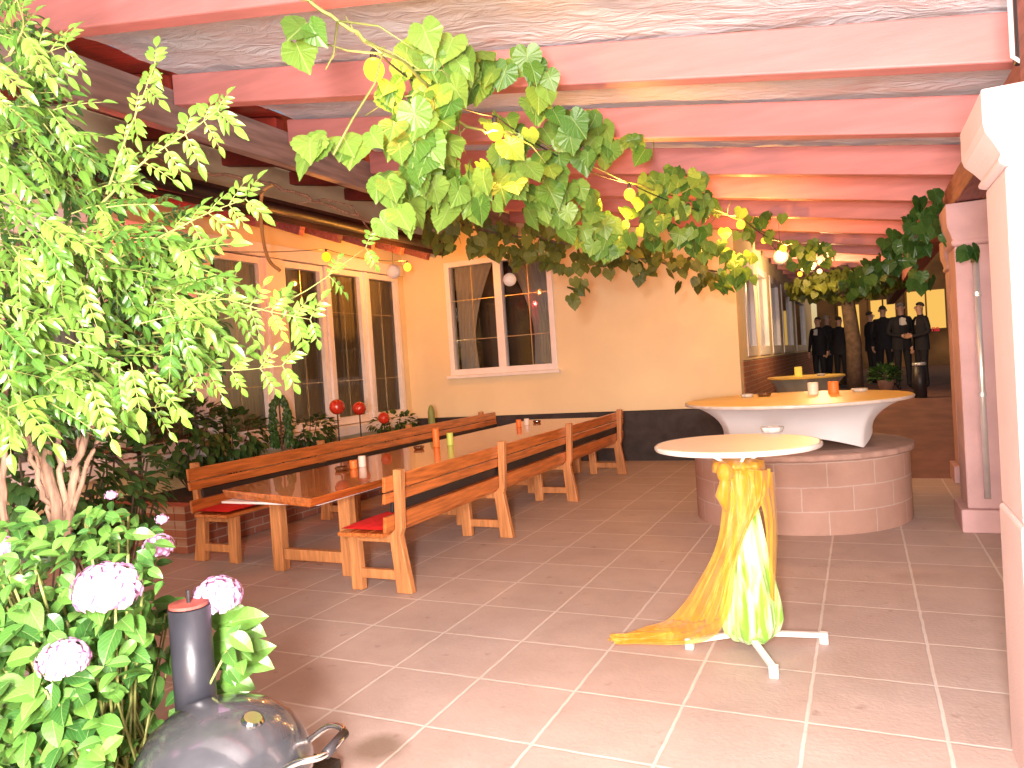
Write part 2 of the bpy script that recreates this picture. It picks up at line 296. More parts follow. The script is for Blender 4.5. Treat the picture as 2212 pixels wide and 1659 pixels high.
# ------------------------------------------------------------ house
house=thing('house',(-7,11,0),'cream rendered guesthouse with white framed windows and dark plinth','house')
w=MB()
LW=[(4.0,5.3),(5.4,6.62),(6.75,7.75),(8.08,9.0),(9.06,9.98),(10.06,11.0)]
def wallx(mb,x0,x1,ys,z0,z1,Z0,Z1,wins):
    mb.box(x0,x1,ys[0],ys[1],Z0,z0); mb.box(x0,x1,ys[0],ys[1],z1,Z1)
    p=ys[0]
    for a,b in wins: mb.box(x0,x1,p,a,z0,z1); p=b
    mb.box(x0,x1,p,ys[1],z0,z1)
wallx(w,-7.6,-7.3,(-1,11.2),.85,3.3,.0,4.9,[(4.0,7.75),(8.05,11.05)])
w.box(-7.3,-6.44,11.2,11.5,.78,4.5).box(-4.45,-1.6,11.2,11.5,.78,4.5).box(-6.44,-4.45,11.2,11.5,.78,1.5).box(-6.44,-4.45,11.2,11.5,3.45,4.5)
SW=[(12.1,13.3),(13.7,15.2),(15.8,17.5),(18.2,21),(22,26)]
wallx(w,-1.9,-1.6,(11.5,30),1.5,3.1,1.45,4.5,SW)
w.build('wall',K['yellow'],house)
MB().box(-7.28,-1.58,11.17,11.5,0,.77).build('plinth',K['plinth'],house)
MB().box(-1.9,-1.585,11.51,30,0,1.44).build('brick_base',K['brickX'],house)
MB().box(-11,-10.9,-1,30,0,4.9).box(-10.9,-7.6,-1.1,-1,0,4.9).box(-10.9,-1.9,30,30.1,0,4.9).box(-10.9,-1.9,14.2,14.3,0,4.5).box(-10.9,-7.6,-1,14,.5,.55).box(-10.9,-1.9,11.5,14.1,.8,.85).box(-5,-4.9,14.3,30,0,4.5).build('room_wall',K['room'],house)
MB().box(-11.1,-7.3,-1.1,11.2,4.9,5.0).box(-11.1,-1.6,11.2,30.1,4.5,4.6).build('roof_slab',K['darkwood'],house)
def window_y(y0,y1,z0,z1,x,bars=True,curt=True,fw=.09):
    m=MB(); m.box(x-.1,x+.02,y0,y0+fw,z0,z1).box(x-.1,x+.02,y1-fw,y1,z0,z1).box(x-.1,x+.02,y0+fw,y1-fw,z0,z0+fw*1.3).box(x-.1,x+.02,y0+fw,y1-fw,z1-fw,z1)
    f=m.build('window',K['whiteframe'],house,bevel=.006)
    MB().add([(x-.055,y0+fw,z0+fw),(x-.055,y1-fw,z0+fw),(x-.055,y1-fw,z1-fw),(x-.055,y0+fw,z1-fw)],[(0,1,2,3)]).build('pane',K['glass'],f)
    if bars:
        b=MB(); yc=(y0+y1)/2
        b.box(x-.05,x-.044,yc-.004,yc+.004,z0+fw,z1-fw)
        for q in(.28,.72): b.box(x-.05,x-.044,y0+fw,y1-fw,z0+(z1-z0)*q-.004,z0+(z1-z0)*q+.004)
        b.build('glazing_bar',K['brass'],f)
    if curt:
        g=MB(); n=44; vs=[]
        for j in range(2):
            for i in range(n+1):
                yy=y0+.02+(y1-y0-.04)*(.30+.70*i/n); vs.append((x-.15+.022*math.sin(i*1.7)+.008*math.sin(i*.6),yy,z0+.05 if j==0 else z1-.05))
        g.add(vs,[(i,i+1,n+2+i,n+1+i) for i in range(n)]); g.build('curtain',K['curtain'],f,smooth=True)
    return f
for a,b in LW: window_y(a,b,.86,3.29,-7.3)
MB().box(-7.42,-7.24,7.75,8.08,.86,3.29).box(-7.42,-7.24,9.0,9.06,.86,3.29).box(-7.42,-7.24,9.98,10.06,.86,3.29).box(-7.42,-7.24,6.62,6.75,.86,3.29).box(-7.42,-7.24,5.3,5.4,.86,3.29).box(-7.35,-7.22,3.9,11.1,3.3,3.48).build('window_surround',K['whiteframe'],house,bevel=.006)
MB().box(-7.4,-7.14,3.9,11.1,.70,.85).build('window_sill',K['whiteframe'],house,bevel=.006)
for i,(a,b) in enumerate(SW): window_y(a,b,1.5,3.08,-1.6,bars=False,curt=(i<2),fw=.13)
x0,x1,z0,z1,y=-6.44,-4.45,1.5,3.45,11.2
m=MB(); m.box(x0,x0+.09,y-.03,y+.1,z0,z1).box(x1-.09,x1,y-.03,y+.1,z0,z1).box(x0+.09,x1-.09,y-.03,y+.1,z0,z0+.1).box(x0+.09,x1-.09,y-.03,y+.1,z1-.09,z1).box(-5.5,-5.36,y-.028,y+.098,z0+.1,z1-.09)
f=m.build('window',K['whiteframe'],house,bevel=.006)
MB().add([(x0+.09,y+.05,z0+.1),(x1-.09,y+.05,z0+.1),(x1-.09,y+.05,z1-.09),(x0+.09,y+.05,z1-.09)],[(0,1,2,3)]).build('pane',K['glass'],f)
b=MB()
for q in(-5.95,-4.9): b.box(q-.005,q+.005,y+.035,y+.043,z0+.1,z1-.09)
for q in(.3,.64): b.box(x0+.09,x1-.09,y+.033,y+.041,z0+2*q-.005,z0+2*q+.005)
b.build('glazing_bar',K['brass'],f)
MB().box(x0-.05,x1+.05,y-.09,y-.002,z0-.055,z0-.005).build('sill',K['whiteframe'],f,bevel=.006)
for sgn,xs in((1,x0+.1),(-1,x1-.1)):
    g=MB(); vs=[];n=24;h=14
    for j in range(h+1):
        t=j/h; zz=z1-.08-t*(z1-z0-.15); wd=.75*(1-.55*math.sin(min(1,t/.75)*PI/2)) if t<.75 else .34+.15*(t-.75)
        for i in range(n+1): vs.append((xs+sgn*wd*i/n,y+.18+.03*math.sin(i*1.5+t),zz))
    g.add(vs,[(j*(n+1)+i,j*(n+1)+i+1,(j+1)*(n+1)+i+1,(j+1)*(n+1)+i) for j in range(h) for i in range(n)]); g.build('curtain',K['curtain'],f,smooth=True)
ev=MB(); ev.add([(-7.3,1,3.95),(-6.45,1,3.66),(-6.45,11.15,3.66),(-7.3,11.15,3.95),(-7.3,1,4.0),(-6.45,1,3.71),(-6.45,11.15,3.71),(-7.3,11.15,4.0)],[(0,3,2,1),(4,5,6,7),(1,2,6,5)])
ev.build('eave_boards',K['darkwood'],house)
MB().tube([(-6.36,1,3.70),(-6.36,11.12,3.70)],.075,14).build('gutter',K['iron'],house,smooth=True)
MB().box(-6.47,-6.44,1,11.14,3.58,3.85).build('fascia',K['darkwood'],house)
for i in range(12):
    yy=2.2+i*.78
    q=MB(); q.bar((-7.29,yy,3.84),(-6.49,yy,3.54),.1,.14); q.build('rafter_tail',K['redplate'],house,bevel=.01)
# ------------------------------------------------------------ pergola
def zb(x): return 2.93+.173*(.7-x)
perg=thing('pergola',(-2,6,0),'red painted timber pergola roof covered with wrinkled pale tarpaulin','pergola')
ys=[1.7,3.05]+[4.5,5.85,7.2,8.45,9.7,10.95]+[12.2+1.25*i for i in range(10)]
for yy in ys:
    xa=-5.0 if yy<11.1 else -1.55; xb=.95
    q=MB(); vs=[(x,yy+dy,zb(x)+dz) for x in(xa,xb) for dy in(-.065,.065) for dz in(0,.25)]
    q.add(vs,[(0,1,3,2),(4,6,7,5),(0,4,5,1),(2,3,7,6),(0,2,6,4),(1,5,7,3)]); q.build('beam',K['red'],perg,bevel=.012)
for k,yy in enumerate(ys[:8]):
    q=MB(); vs=[(x,yy+dy,zb(x)+dz) for x in(-7.28,-5.14) for dy in(-.06,.06) for dz in(0.1,.28)]
    q.add(vs,[(0,1,3,2),(4,6,7,5),(0,4,5,1),(2,3,7,6),(0,2,6,4),(1,5,7,3)]); q.build('rafter',K['redboard'],perg,bevel=.01)
MB().box(-5.13,-5.005,.5,11.15,3.72,4.05).build('purlin',K['purlin'],perg,bevel=.012)
MB().box(.74,.94,3.36,24,2.66,2.885).build('wall_plate',K['redplate'],perg,bevel=.01)
MB().box(.56,.80,2.95,3.2,2.365,3.2).build('post',K['redplate'],perg,bevel=.01)
q=MB(); q.add([(-7.29,.5,zb(-7.3)+.29),(-5.02,.5,zb(-5.02)+.29),(-5.02,11.15,zb(-5.02)+.29),(-7.29,11.15,zb(-7.3)+.29)],[(0,1,2,3)]); q.build('roof_boards',K['redboard'],perg)
g=MB(); nx,ny=80,240; vs=[]
for j in range(ny+1):
    for i in range(nx+1):
        x=-5.0+6.2*i/nx; y=.6+10.6*j/ny
        vs.append((x,y,zb(x)+.275+.03*noise.noise(Vector((x*1.7,y*3.5,0)))+.03*abs(noise.noise(Vector((x*3+y*2,y*6-x*3,4))))))
g.add(vs,[(j*(nx+1)+i,j*(nx+1)+i+1,(j+1)*(nx+1)+i+1,(j+1)*(nx+1)+i) for j in range(ny) for i in range(nx)])
g.add([(-1.55,11.2,zb(-1.55)+.28),(1.2,11.2,zb(1.2)+.28),(1.2,24,zb(1.2)+.28),(-1.55,24,zb(-1.55)+.28)],[(0,1,2,3)])
g.build('roof_sheet',K['tarp'],perg,smooth=True)
# ------------------------------------------------------------ columns
def column(x0,x1,y0,y1,ztop,label,mt,basez,cap=.34,ov=.1,be=.05):
    t=thing('stone_column',((x0+x1)/2,(y0+y1)/2,0),label,'column')
    MB().box(x0,x1,y0,y1,basez,ztop-cap).build('shaft',mt,t,bevel=.012)
    MB().box(x0-be,x1+be,y0-be,y1+be,.001,basez).build('base',mt,t,bevel=.012)
    c=MB(); cx,cy=(x0+x1)/2,(y0+y1)/2; hx,hy=(x1-x0)/2,(y1-y0)/2
    q=cap/.34
    pr=[(0,0),(.02,.015),(.02,.04),(.01,.05),(ov*.5,.10),(ov*.9,.15),(ov,.19),(ov,.33),(ov,.34)]
    vs=[];n=len(pr)
    for e,z in pr:
        z*=q
        vs+= [(cx-hx-e,cy-hy-e,ztop-cap+z),(cx+hx+e,cy-hy-e,ztop-cap+z),(cx+hx+e,cy+hy+e,ztop-cap+z),(cx-hx-e,cy+hy+e,ztop-cap+z)]
    fs=[(j*4+k,j*4+(k+1)%4,(j+1)*4+(k+1)%4,(j+1)*4+k) for j in range(n-1) for k in range(4)]+[(3,2,1,0),tuple(range((n-1)*4,n*4))]
    c.add(vs,fs); c.build('capital',mt,t,bevel=.006); return t
column(.45,.88,2.86,3.28,2.36,'pale pink stone column nearest the camera, lit bright, at the right edge',K['stone'],.95,cap=.24,ov=.065,be=.008)
column(.72,1.10,6.95,7.4,2.65,'mauve stone column behind the bright one with a zinc pipe beside it',K['stone2'],.19,ov=.05)
column(.90,1.25,9.3,9.65,2.65,'third stone column in the row, dark red in the distance',K['stone2'],.19,ov=.04)
pa=at(2137,1098,5.9); pb=at(2105,560,5.9); px_=(pa.x+pb.x)/2; py_=(pa.y+pb.y)/2
pp=MB(); pp.tube([(px_,py_,.28),(px_,py_,pb.z)],.024,12)
dp=pp.build('downpipe',K['zinc'],origin=(px_,py_,.28),smooth=True); tag(dp,'thin shiny zinc downpipe running up the mauve stone column','pipe')
for zc in(1.1,1.9): MB().tube([(px_,py_,zc),(px_,py_,zc+.03)],.03,12).build('pipe_clamp',K['zinc'],dp)
c0=at(2200,90,2.7)
lf=thing('bracket_lamp',c0,'white outlined bracket lamp above the nearest stone column at top right','lamp')
MB().tube([c0+Vector((-.02,0,.16)),c0+Vector((-.02,0,-.05)),c0+Vector((0,0,-.07)),c0+Vector((.15,0,-.07))],.008,8).build('frame',K['white'],lf)
MB().box(c0.x-.005,c0.x+.15,c0.y+.01,c0.y+.1,c0.z-.06,c0.z+.2).build('housing',K['iron'],lf,bevel=.01)
# ------------------------------------------------------------ furniture
def bench(xs,sgn,y0,y1,legs,label):
    t=thing('long_bench',(xs,(y0+y1)/2,0),label,'bench','long wooden benches at the dining table')
    def X(a): return xs+sgn*a
    for k in range(3):
        a0=.02+k*.135; MB().box(min(X(a0),X(a0+.125)),max(X(a0),X(a0+.125)),y0,y1,.425,.455).build('seat_slat',K['wood2'],t,bevel=.006)
    def slat(z,h,xb,name,mt,yy0=y0,yy1=y1):
        vs=[(X(xb+dx+dz*.01),yy,z+dz*h) for yy in(yy0,yy1) for dx in(0,.028) for dz in(0,1)]
        MB().add(vs,[(0,1,3,2),(4,6,7,5),(0,4,5,1),(2,3,7,6),(0,2,6,4),(1,5,7,3)]).build(name,mt,t,bevel=.006)
    slat(.46,.115,.425,'back_slat',K['wood2']); slat(.665,.075,.433,'back_slat',K['wood2']); slat(.75,.11,.441,'back_slat',K['wood2'])
    slat(.583,.075,.412,'gap_shade_strip',K['gapshade'],y0+.12,y1-.02)  # black strip set in the slat gap to stand for the shade there
    for yy in legs:
        MB().bar((X(.09),yy,.002),(X(.075),yy,.42),.06,.1,(sgn,0,0)).build('leg',K['woodv'],t,bevel=.008)
        a=MB(); pr=[(.44,.57,.002),(.405,.50,.42),(.46,.52,.47),(.475,.545,.9)]
        vs=[]
        for u,v_,z in pr: vs+=[(X(u),yy-.03,z),(X(v_),yy-.03,z),(X(v_),yy+.03,z),(X(u),yy+.03,z)]
        a.add(vs,[(j*4+k,j*4+(k+1)%4,(j+1)*4+(k+1)%4,(j+1)*4+k) for j in range(3) for k in range(4)]+[(3,2,1,0),(12,13,14,15)]); a.build('back_post',K['woodv'],t,bevel=.006)
        MB().bar((X(.13),yy,.13),(X(.44),yy,.13),.045,.07).build('stretcher',K['woodv'],t,bevel=.006)
        MB().bar((X(.03),yy,.395),(X(.41),yy,.395),.045,.055).build('seat_rail',K['woodv'],t,bevel=.006)
    return t
bench(-3.56,1,4.32,10.15,[4.45,6.15,7.9,9.85],'long slatted wooden bench with its back to the camera, nearest of the two')
bench(-5.04,-1,4.72,10.9,[4.85,6.6,8.4,10.5],'long slatted wooden bench on the far side of the table, along the flower bed')
t=thing('dining_table',(-4.03,7.2,0),'very long varnished plank dining table standing between the two benches','table')
tb=MB(); n=60
random.seed(3)
yl=[4.22+(10.3-4.22)*i/n for i in range(n+1)]
def edge(y,s): return (-4.62 if s<0 else -3.47)+.02*noise.noise(Vector((y*1.3,s*7,0)))
vs=[]
for i,yy in enumerate(yl):
    ya=yy+(.05 if i==0 else 0); yb=yy-(.22 if i==0 else 0)
    vs+=[(edge(yy,-1),ya,.765),(edge(yy,1),yb,.765),(edge(yy,1)-.03,yb+.01,.70),(edge(yy,-1)+.03,ya+.01,.70)]
fs=[(i*4+k,(i+1)*4+k,(i+1)*4+(k+1)%4,i*4+(k+1)%4) for i in range(n) for k in range(4)]+[(0,1,2,3),(n*4+3,n*4+2,n*4+1,n*4)]
tb.add(vs,fs); tb.build('tabletop',K['wood'],t,bevel=.006)
MB().box(-4.5,-3.56,4.16,10.2,.682,.698).build('apron',K['whiteframe'],t)
for yy in(4.75,6.6,8.4,10.0):
    for xx in(-4.5,-3.78): MB().box(xx-.055,xx+.055,yy-.045,yy+.045,.001,.68).build('leg',K['woodv'],t,bevel=.008)
    MB().box(-4.44,-3.84,yy-.03,yy+.03,.1,.19).build('stretcher',K['woodv'],t,bevel=.006)
def cushion(x0,x1,y0,y1,label):
    m=MB(); n=12; vs=[]
    for s in(0,1):
        for j in range(n+1):
            for i in range(n+1):
                u,v=i/n,j/n; e=(4*u*(1-u)*4*v*(1-v))**.3
                vs.append((x0+(x1-x0)*u,y0+(y1-y0)*v,.457+.022+(.024 if s else -.02)*e))
    q=(n+1)**2; fs=[]
    for s in(0,1):
        for j in range(n):
            for i in range(n):
                a=s*q+j*(n+1)+i; f=(a,a+1,a+n+2,a+n+1); fs.append(f if s else f[::-1])
    m.add(vs,fs); tag(m.build('seat_cushion',K['cushion'],origin=((x0+x1)/2,(y0+y1)/2,.457),smooth=True),label,'cushion')
cushion(-3.52,-3.14,4.34,4.95,'red seat cushion on the near end of the bench closest to the camera')
cushion(-5.46,-5.08,4.75,5.5,'red seat cushion on the near end of the bench by the flower bed')
def candle(p,r,h,mt,label,wick=True):
    t=thing('candle',p,label,'candle')
    MB().lathe([(r*.97,0),(r,.004),(r,h-.006),(r*.93,h),(r*.5,h-.004),(.0001,h-.006)],p,20).build('wax',mt,t,smooth=True)
    if wick: MB().tube([p+Vector((0,0,h-.006)),p+Vector((.002,0,h+.012))],.0015,5).build('wick',K['iron'],t)
def ashtray(p,r,mt,label,name='ashtray'):
    m=MB().lathe([(r*.7,.0),(r*.85,.004),(r,.03),(r*.93,.034),(r*.8,.012),(.0001,.010)],p,32,wob=lambda t,z:1+.04*math.cos(t*8))
    tag(m.build(name,mt,origin=p,smooth=True),label,'ashtray')
T0=.766
def on(px,py,h): v=gz(px,py,h); return Vector((v.x,v.y,h))
candle(on(943,965,T0),.036,.2,K['candle_o'],'tallest orange pillar candle in the middle of the long table')
candle(on(973,962,T0),.036,.14,K['candle_g'],'lime green pillar candle beside the tall orange one')
candle(on(764,1012,T0),.034,.075,K['candle_o'],'short orange candle near the front end of the long table')
candle(on(783,1008,T0),.034,.10,K['candle_w'],'cream candle near the front end of the long table')
candle(on(1121,922,T0),.036,.10,K['candle_o'],'orange candle toward the far end of the long table')
candle(on(1138,918,T0),.036,.09,K['candle_w'],'cream candle toward the far end of the long table')
ashtray(on(738,1016,T0),.06,K['amber'],'brown glass ashtray at the front end of the long table')
ashtray(on(905,970,T0),.06,K['amber'],'brown glass ashtray beside the tall orange candle')
ashtray(on(1160,913,T0),.06,K['amber'],'brown glass ashtray at the far end of the long table')
# ------------------------------------------------------------ well with round table
WC=Vector((-.6,7.57,0))
well=thing('round_well',WC,'round sandstone block well surround with a thin projecting rim slab','well')
MB().lathe([(.96,.0),(.96,.62)],WC+Vector((0,0,.001)),64,uv=True).build('block_wall',K['wellbrick'],well,smooth=True)
MB().lathe([(.5,.621),(.985,.621),(1.0,.635),(1.0,.67),(.985,.68),(.0001,.68)],WC,64,wob=lambda t,z:1+.006*math.sin(t*17)+.004*math.sin(t*31)).build('rim',K['sandstone'],well)
bt=thing('round_table',WC+Vector((0,0,.681)),'large round yellow topped table raised over the well','table')
H=1.11; TR=1.015
MB().lathe([(.0001,H-.03),(TR-.01,H-.03),(TR,H-.02),(TR,H-.006),(TR-.01,H),(.0001,H)],WC,72).build('tabletop',K['ttop2'],bt,smooth=False)
MB().lathe([(TR+.001,H-.03),(TR+.008,H-.02),(TR+.008,H-.008),(TR+.001,H-.002)],WC,72,caps=False).build('edge_band',K['edge'],bt,smooth=True)
MB().tube([WC+Vector((0,0,.685)),WC+Vector((0,0,H-.03))],.05,16).build('pole',K['white'],bt)
m=MB(); n=180;h=20;vs=[]; af=R(-64.7+23)
for j in range(h+1):
    tj=j/h
    for k in range(n):
        a=2*PI*k/n; ph=a-af; s1=abs(math.sin(2*ph))
        zbot=.684+.115*s1**.9
        rb=.78-.12*s1**.9
        r=.95+(rb-.95)*(1-(1-tj)**2.6)
        vs.append(WC+Vector((r*math.cos(a),r*math.sin(a),H-.032-(H-.032-zbot)*tj)))
m.add(vs,[(j*n+k,j*n+(k+1)%n,(j+1)*n+(k+1)%n,(j+1)*n+k) for j in range(h) for k in range(n)])
tag(m.build('table_cover',K['stretch'],origin=WC+Vector((0,0,.72)),smooth=True),'white stretch fabric cover pulled tight under the large round table','table cover')
HT=H+.001
ashtray(on(1614,858,HT),.065,K['crystal'],'clear glass ashtray at the left side of the large round table')
ashtray(on(1651,856,HT),.07,K['amber'],'dark brown glass ashtray on the large round table')
candle(on(1757,852,HT),.05,.12,K['candle_w'],'cream pillar candle on the large round table')
candle(on(1801,850,HT),.05,.12,K['candle_o'],'orange pillar candle on the large round table')
ashtray(on(1857,846,HT),.075,K['crystal'],'clear glass ashtray at the right side of the large round table')
# ------------------------------------------------------------ bistro table
BC=Vector((-.626,4.07,0)); BH=1.10
b=thing('bistro_table',BC,'white pedestal standing table with beige top dressed in orange and green cloth','table')
MB().lathe([(.0001,BH-.026),(.41,BH-.026),(.424,BH-.018),(.424,BH-.006),(.414,BH),(.0001,BH)],BC,64).build('tabletop',K['ttop'],b)
MB().lathe([(.4245,BH-.026),(.43,BH-.018),(.43,BH-.007),(.4245,BH-.001)],BC,64,caps=False).build('edge_band',K['edge'],b,smooth=True)
MB().tube([BC+Vector((0,0,.07)),BC+Vector((0,0,BH-.03))],.024,16).build('pole',K['white'],b,smooth=True)
def px_dir(px,py): v=gz(px,py,.03)-BC; v.z=0; return v
feet=[px_dir(1490,1390),px_dir(1780,1378),px_dir(1672,1450)]
feet.append(-(feet[2])*0.9)
for v in feet:
    v=v.normalized()*min(.42,v.length); e=BC+v
    MB().bar(BC+Vector((0,0,.075)),e+Vector((0,0,.045)),.032,.026).box(e.x-.022,e.x+.022,e.y-.022,e.y+.022,.001,.06).build('foot',K['white'],b,bevel=.005)
for k in range(4):
    a=k*PI/2+.4; d=Vector((math.cos(a),math.sin(a),0))
    MB().tube([BC+d*.025+Vector((0,0,.93)),BC+d*.06+Vector((0,0,.99)),BC+d*.16+Vector((0,0,BH-.045))],.009,8).build('bracket',K['white'],b,smooth=True)
MB().lathe([(.05,1.02),(.16,1.055),(.2,1.07)],BC,32,caps=False).build('mount_plate',K['white'],b)
ashtray(on(1668,934,BH+.001),.065,K['crystal'],'clear glass ashtray on the small standing table')
def folds(t,z,a=.1,n=7,ph=0): return 1+a*math.sin(t*n+ph+z*3)+a*.5*math.sin(t*(n*2+1)+z*5)
prof=[(.035,.985),(.05,.96),(.055,.9),(.065,.8),(.085,.65),(.105,.5),(.128,.36),(.148,.24),(.152,.16),(.135,.1),(.09,.05),(.03,.03)]
g=MB()
g.lathe([(r,z) for r,z in prof],BC+rh*.012-fh*.02,90,wob=lambda t,z:folds(t,z,.10,7),caps=False)
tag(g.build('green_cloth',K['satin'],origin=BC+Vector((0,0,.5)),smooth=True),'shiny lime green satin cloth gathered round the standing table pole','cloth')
def lerpP(P,t):
    n=len(P)-1; x=min(t*n,n-1e-6); i=int(x); f=x-i
    p0=P[max(i-1,0)];p1=P[i];p2=P[i+1];p3=P[min(i+2,n)]
    return .5*((2*p1)+(-p0+p2)*f+(2*p0-5*p1+4*p2-p3)*f*f+(-p0+3*p1-3*p2+p3)*f**3)
Lp=[at(1553,1012,3.88),at(1560,1090,3.86),at(1545,1180,3.86),at(1500,1270,3.88),at(1448,1335,3.92),gz(1390,1355,.06),gz(1312,1384,.012)]
Rp=[at(1664,1012,3.88),at(1655,1070,3.82),at(1618,1130,3.80),at(1590,1220,3.78),at(1570,1330,3.76),gz(1510,1388,.05),gz(1330,1392,.012)]
g=MB(); nu,nv=60,96; vs=[]
for j in range(nv+1):
    tv=j/nv; a=lerpP(Lp,tv); c=lerpP(Rp,tv)
    for i in range(nu+1):
        u=i/nu; p=a.lerp(c,u); bul=math.sin(u*PI)
        dep=-(.10*bul*(1-tv**2)) + (.018*math.sin(u*22+tv*5+2*math.sin(tv*6))+.012*math.sin(u*41-tv*9+1)+.012*noise.noise(Vector((u*5,tv*12,0))))*(.35+.65*bul)*(1-.4*tv)
        p=p+fh*dep
        if tv>.68: p.z=max(p.z,.01)+.045*abs(math.sin(u*9+tv*14))*bul
        vs.append(p)
g.add(vs,[(j*(nu+1)+i,j*(nu+1)+i+1,(j+1)*(nu+1)+i+1,(j+1)*(nu+1)+i) for j in range(nv) for i in range(nu)])
L2=[at(1610,1012,3.80),at(1648,1100,3.76),at(1657,1190,3.78),at(1664,1290,3.82)]
R2=[at(1674,1020,3.95),at(1678,1110,3.98),at(1677,1200,4.0),at(1671,1300,3.98)]
vs=[]
for j in range(31):
    a=lerpP(L2,j/30); c=lerpP(R2,j/30)
    for i in range(17):
        u=i/16; vs.append(a.lerp(c,u)+fh*(-.03*math.sin(u*PI)+.010*math.sin(u*20+j*.2)))
g.add(vs,[(j*17+i,j*17+i+1,(j+1)*17+i+1,(j+1)*17+i) for j in range(30) for i in range(16)])
kc=BC+Vector((0,0,1.0))
g.lathe([(.03,-.035),(.085,-.03),(.125,-.05),(.12,-.0),(.07,.01),(.035,.02)],kc,48,wob=lambda t,z:folds(t,z,.12,9),caps=False)
k1=at(1565,1020,3.8); g.lathe([(.01,-.05),(.035,-.03),(.04,0),(.03,.03),(.01,.045)],k1,20,wob=lambda t,z:folds(t,z,.2,5),caps=False)
g.tube([k1,k1+Vector((0,0,-.06)),k1+rh*(-.02)+Vector((0,0,-.12)),k1+rh*(.0)+Vector((0,0,-.2))],[.02,.03,.035,.012],12)
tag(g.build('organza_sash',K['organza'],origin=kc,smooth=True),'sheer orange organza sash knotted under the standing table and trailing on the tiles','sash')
FC=Vector((-.85,13.2,0))
t=thing('round_table',FC,'distant round table with pale openwork cloth in the passage','table')
MB().lathe([(.0001,1.08),(.6,1.08),(.61,1.09),(.6,1.11),(.0001,1.11)],FC,40).build('tabletop',K['ttop2'],t)
MB().lathe([(.57,1.078),(.5,1.0),(.46,.9),(.45,.7)],FC,48,caps=False,wob=lambda t,z:folds(t,z,.03,12)).build('skirt',K['lace'],t,smooth=True)
MB().lathe([(.35,0.001),(.35,.03),(.05,.06),(.04,1.07)],FC,24).build('pedestal',K['white'],t)
candle(Vector((-.95,13.1,1.111)),.06,.16,K['candle_y'],'glowing yellow candle on the distant round table')
ashtray(Vector((-.6,13.0,1.111)),.07,K['crystal'],'clear ashtray on the distant round table')
# ------------------------------------------------------------ foliage helpers
def frame(tip,nrm):
    t=tip.normalized(); n=(nrm-t*nrm.dot(t)); n=n.normalized() if n.length>1e-4 else t.orthogonal().normalized(); s=t.cross(n); return t,n,s
GL=[(0,.02),(.08,-.10),(.22,-.17),(.36,-.13),(.42,-.03),(.47,.03),(.49,.12),(.55,.20),(.53,.29),(.55,.38),(.49,.44),(.46,.54),(.40,.58),(.34,.67),(.29,.72),(.22,.82),(.15,.86),(.08,.95),(0,1.05)]
def grape_leaf(mb,p,tip,nrm,s,rnd):
    t,n,sd=frame(tip,nrm); out=GL+[(-x,y) for x,y in GL[-2:0:-1]]
    cup=random.uniform(-.4,.35); dr=random.uniform(.05,.3); vs=[p+t*(.28*s)]; ts=[(.5,.3,rnd)]
    for x,y in out:
        x*=random.uniform(.95,1.05); z=-.30*abs(x)*cup-dr*(y-.3)**2+random.uniform(-.02,.02)
        vs.append(p+(sd*x+t*y+n*z)*s); ts.append((x+.5,y,rnd))
    m=len(out); mb.add(vs,[(0,i+1,(i+1)%m+1) for i in range(m)],ts)
def oval_leaf(mb,p,tip,nrm,s,w,rnd,fold=.25,droop=.25,seg=5):
    t,n,sd=frame(tip,nrm); vs=[];ts=[]
    for i in range(seg+1):
        y=i/seg; ww=w*(math.sin(PI*min(1,y**.8))**.85 if 0<i<seg else .0)
        z=-droop*y*y
        for x in(-1,0,1): vs.append(p+(sd*(x*ww)+t*y+n*(z+fold*abs(x)*ww))*s); ts.append((x*.5*(ww/w if w else 0)+.5,y,rnd))
    mb.add(vs,[q for i in range(seg) for q in((i*3,i*3+1,i*3+4,i*3+3),(i*3+1,i*3+2,i*3+5,i*3+4))],ts)
def rv(): 
    while 1:
        v=Vector((random.uniform(-1,1),random.uniform(-1,1),random.uniform(-1,1)))
        if .05<v.length<1: return v
def inpoly(x,y,P):
    c=False;j=len(P)-1
    for i in range(len(P)):
        if (P[i][1]>y)!=(P[j][1]>y) and x<(P[j][0]-P[i][0])*(y-P[i][1])/(P[j][1]-P[i][1])+P[i][0]: c=not c
        j=i
    return c
def rpoly(P):
    xs=[p[0] for p in P]; ys_=[p[1] for p in P]
    while 1:
        x=random.uniform(min(xs),max(xs)); y=random.uniform(min(ys_),max(ys_))
        if inpoly(x,y,P): return x,y
def proj(p):
    d=p-CAM; z=d.dot(fwd); return 1106+F*d.dot(CX)/z,829.5-F*d.dot(CY)/z,z
def pinnate(mb,st,p,d,nrm,L,pairs,ls,rb):
    t,n,sd=frame(d,nrm); pts=[p+t*(L*q)+n*(-.22*L*q*q) for q in(0,.35,.7,1)]
    st.tube(pts,[.0025,.002,.0015,.001],4,caps=False)
    for i in range(pairs):
        q=.2+.76*i/pairs; c=p+t*(L*q)+n*(-.22*L*q*q)
        for s in(-1,1):
            dd=(sd*s*.8+t*.7+rv()*.15-Vector((0,0,.22))).normalized(); oval_leaf(mb,c,dd,n+rv()*.3,ls*random.uniform(.8,1.15)*(1-.25*abs(q-.5)),.21,min(1,max(0,rb+random.uniform(-.15,.15))),fold=.35,droop=.35,seg=4)
    oval_leaf(mb,pts[-1],(t-n*.3),n,ls*1.25,.21,rb,fold=.35,seg=4)
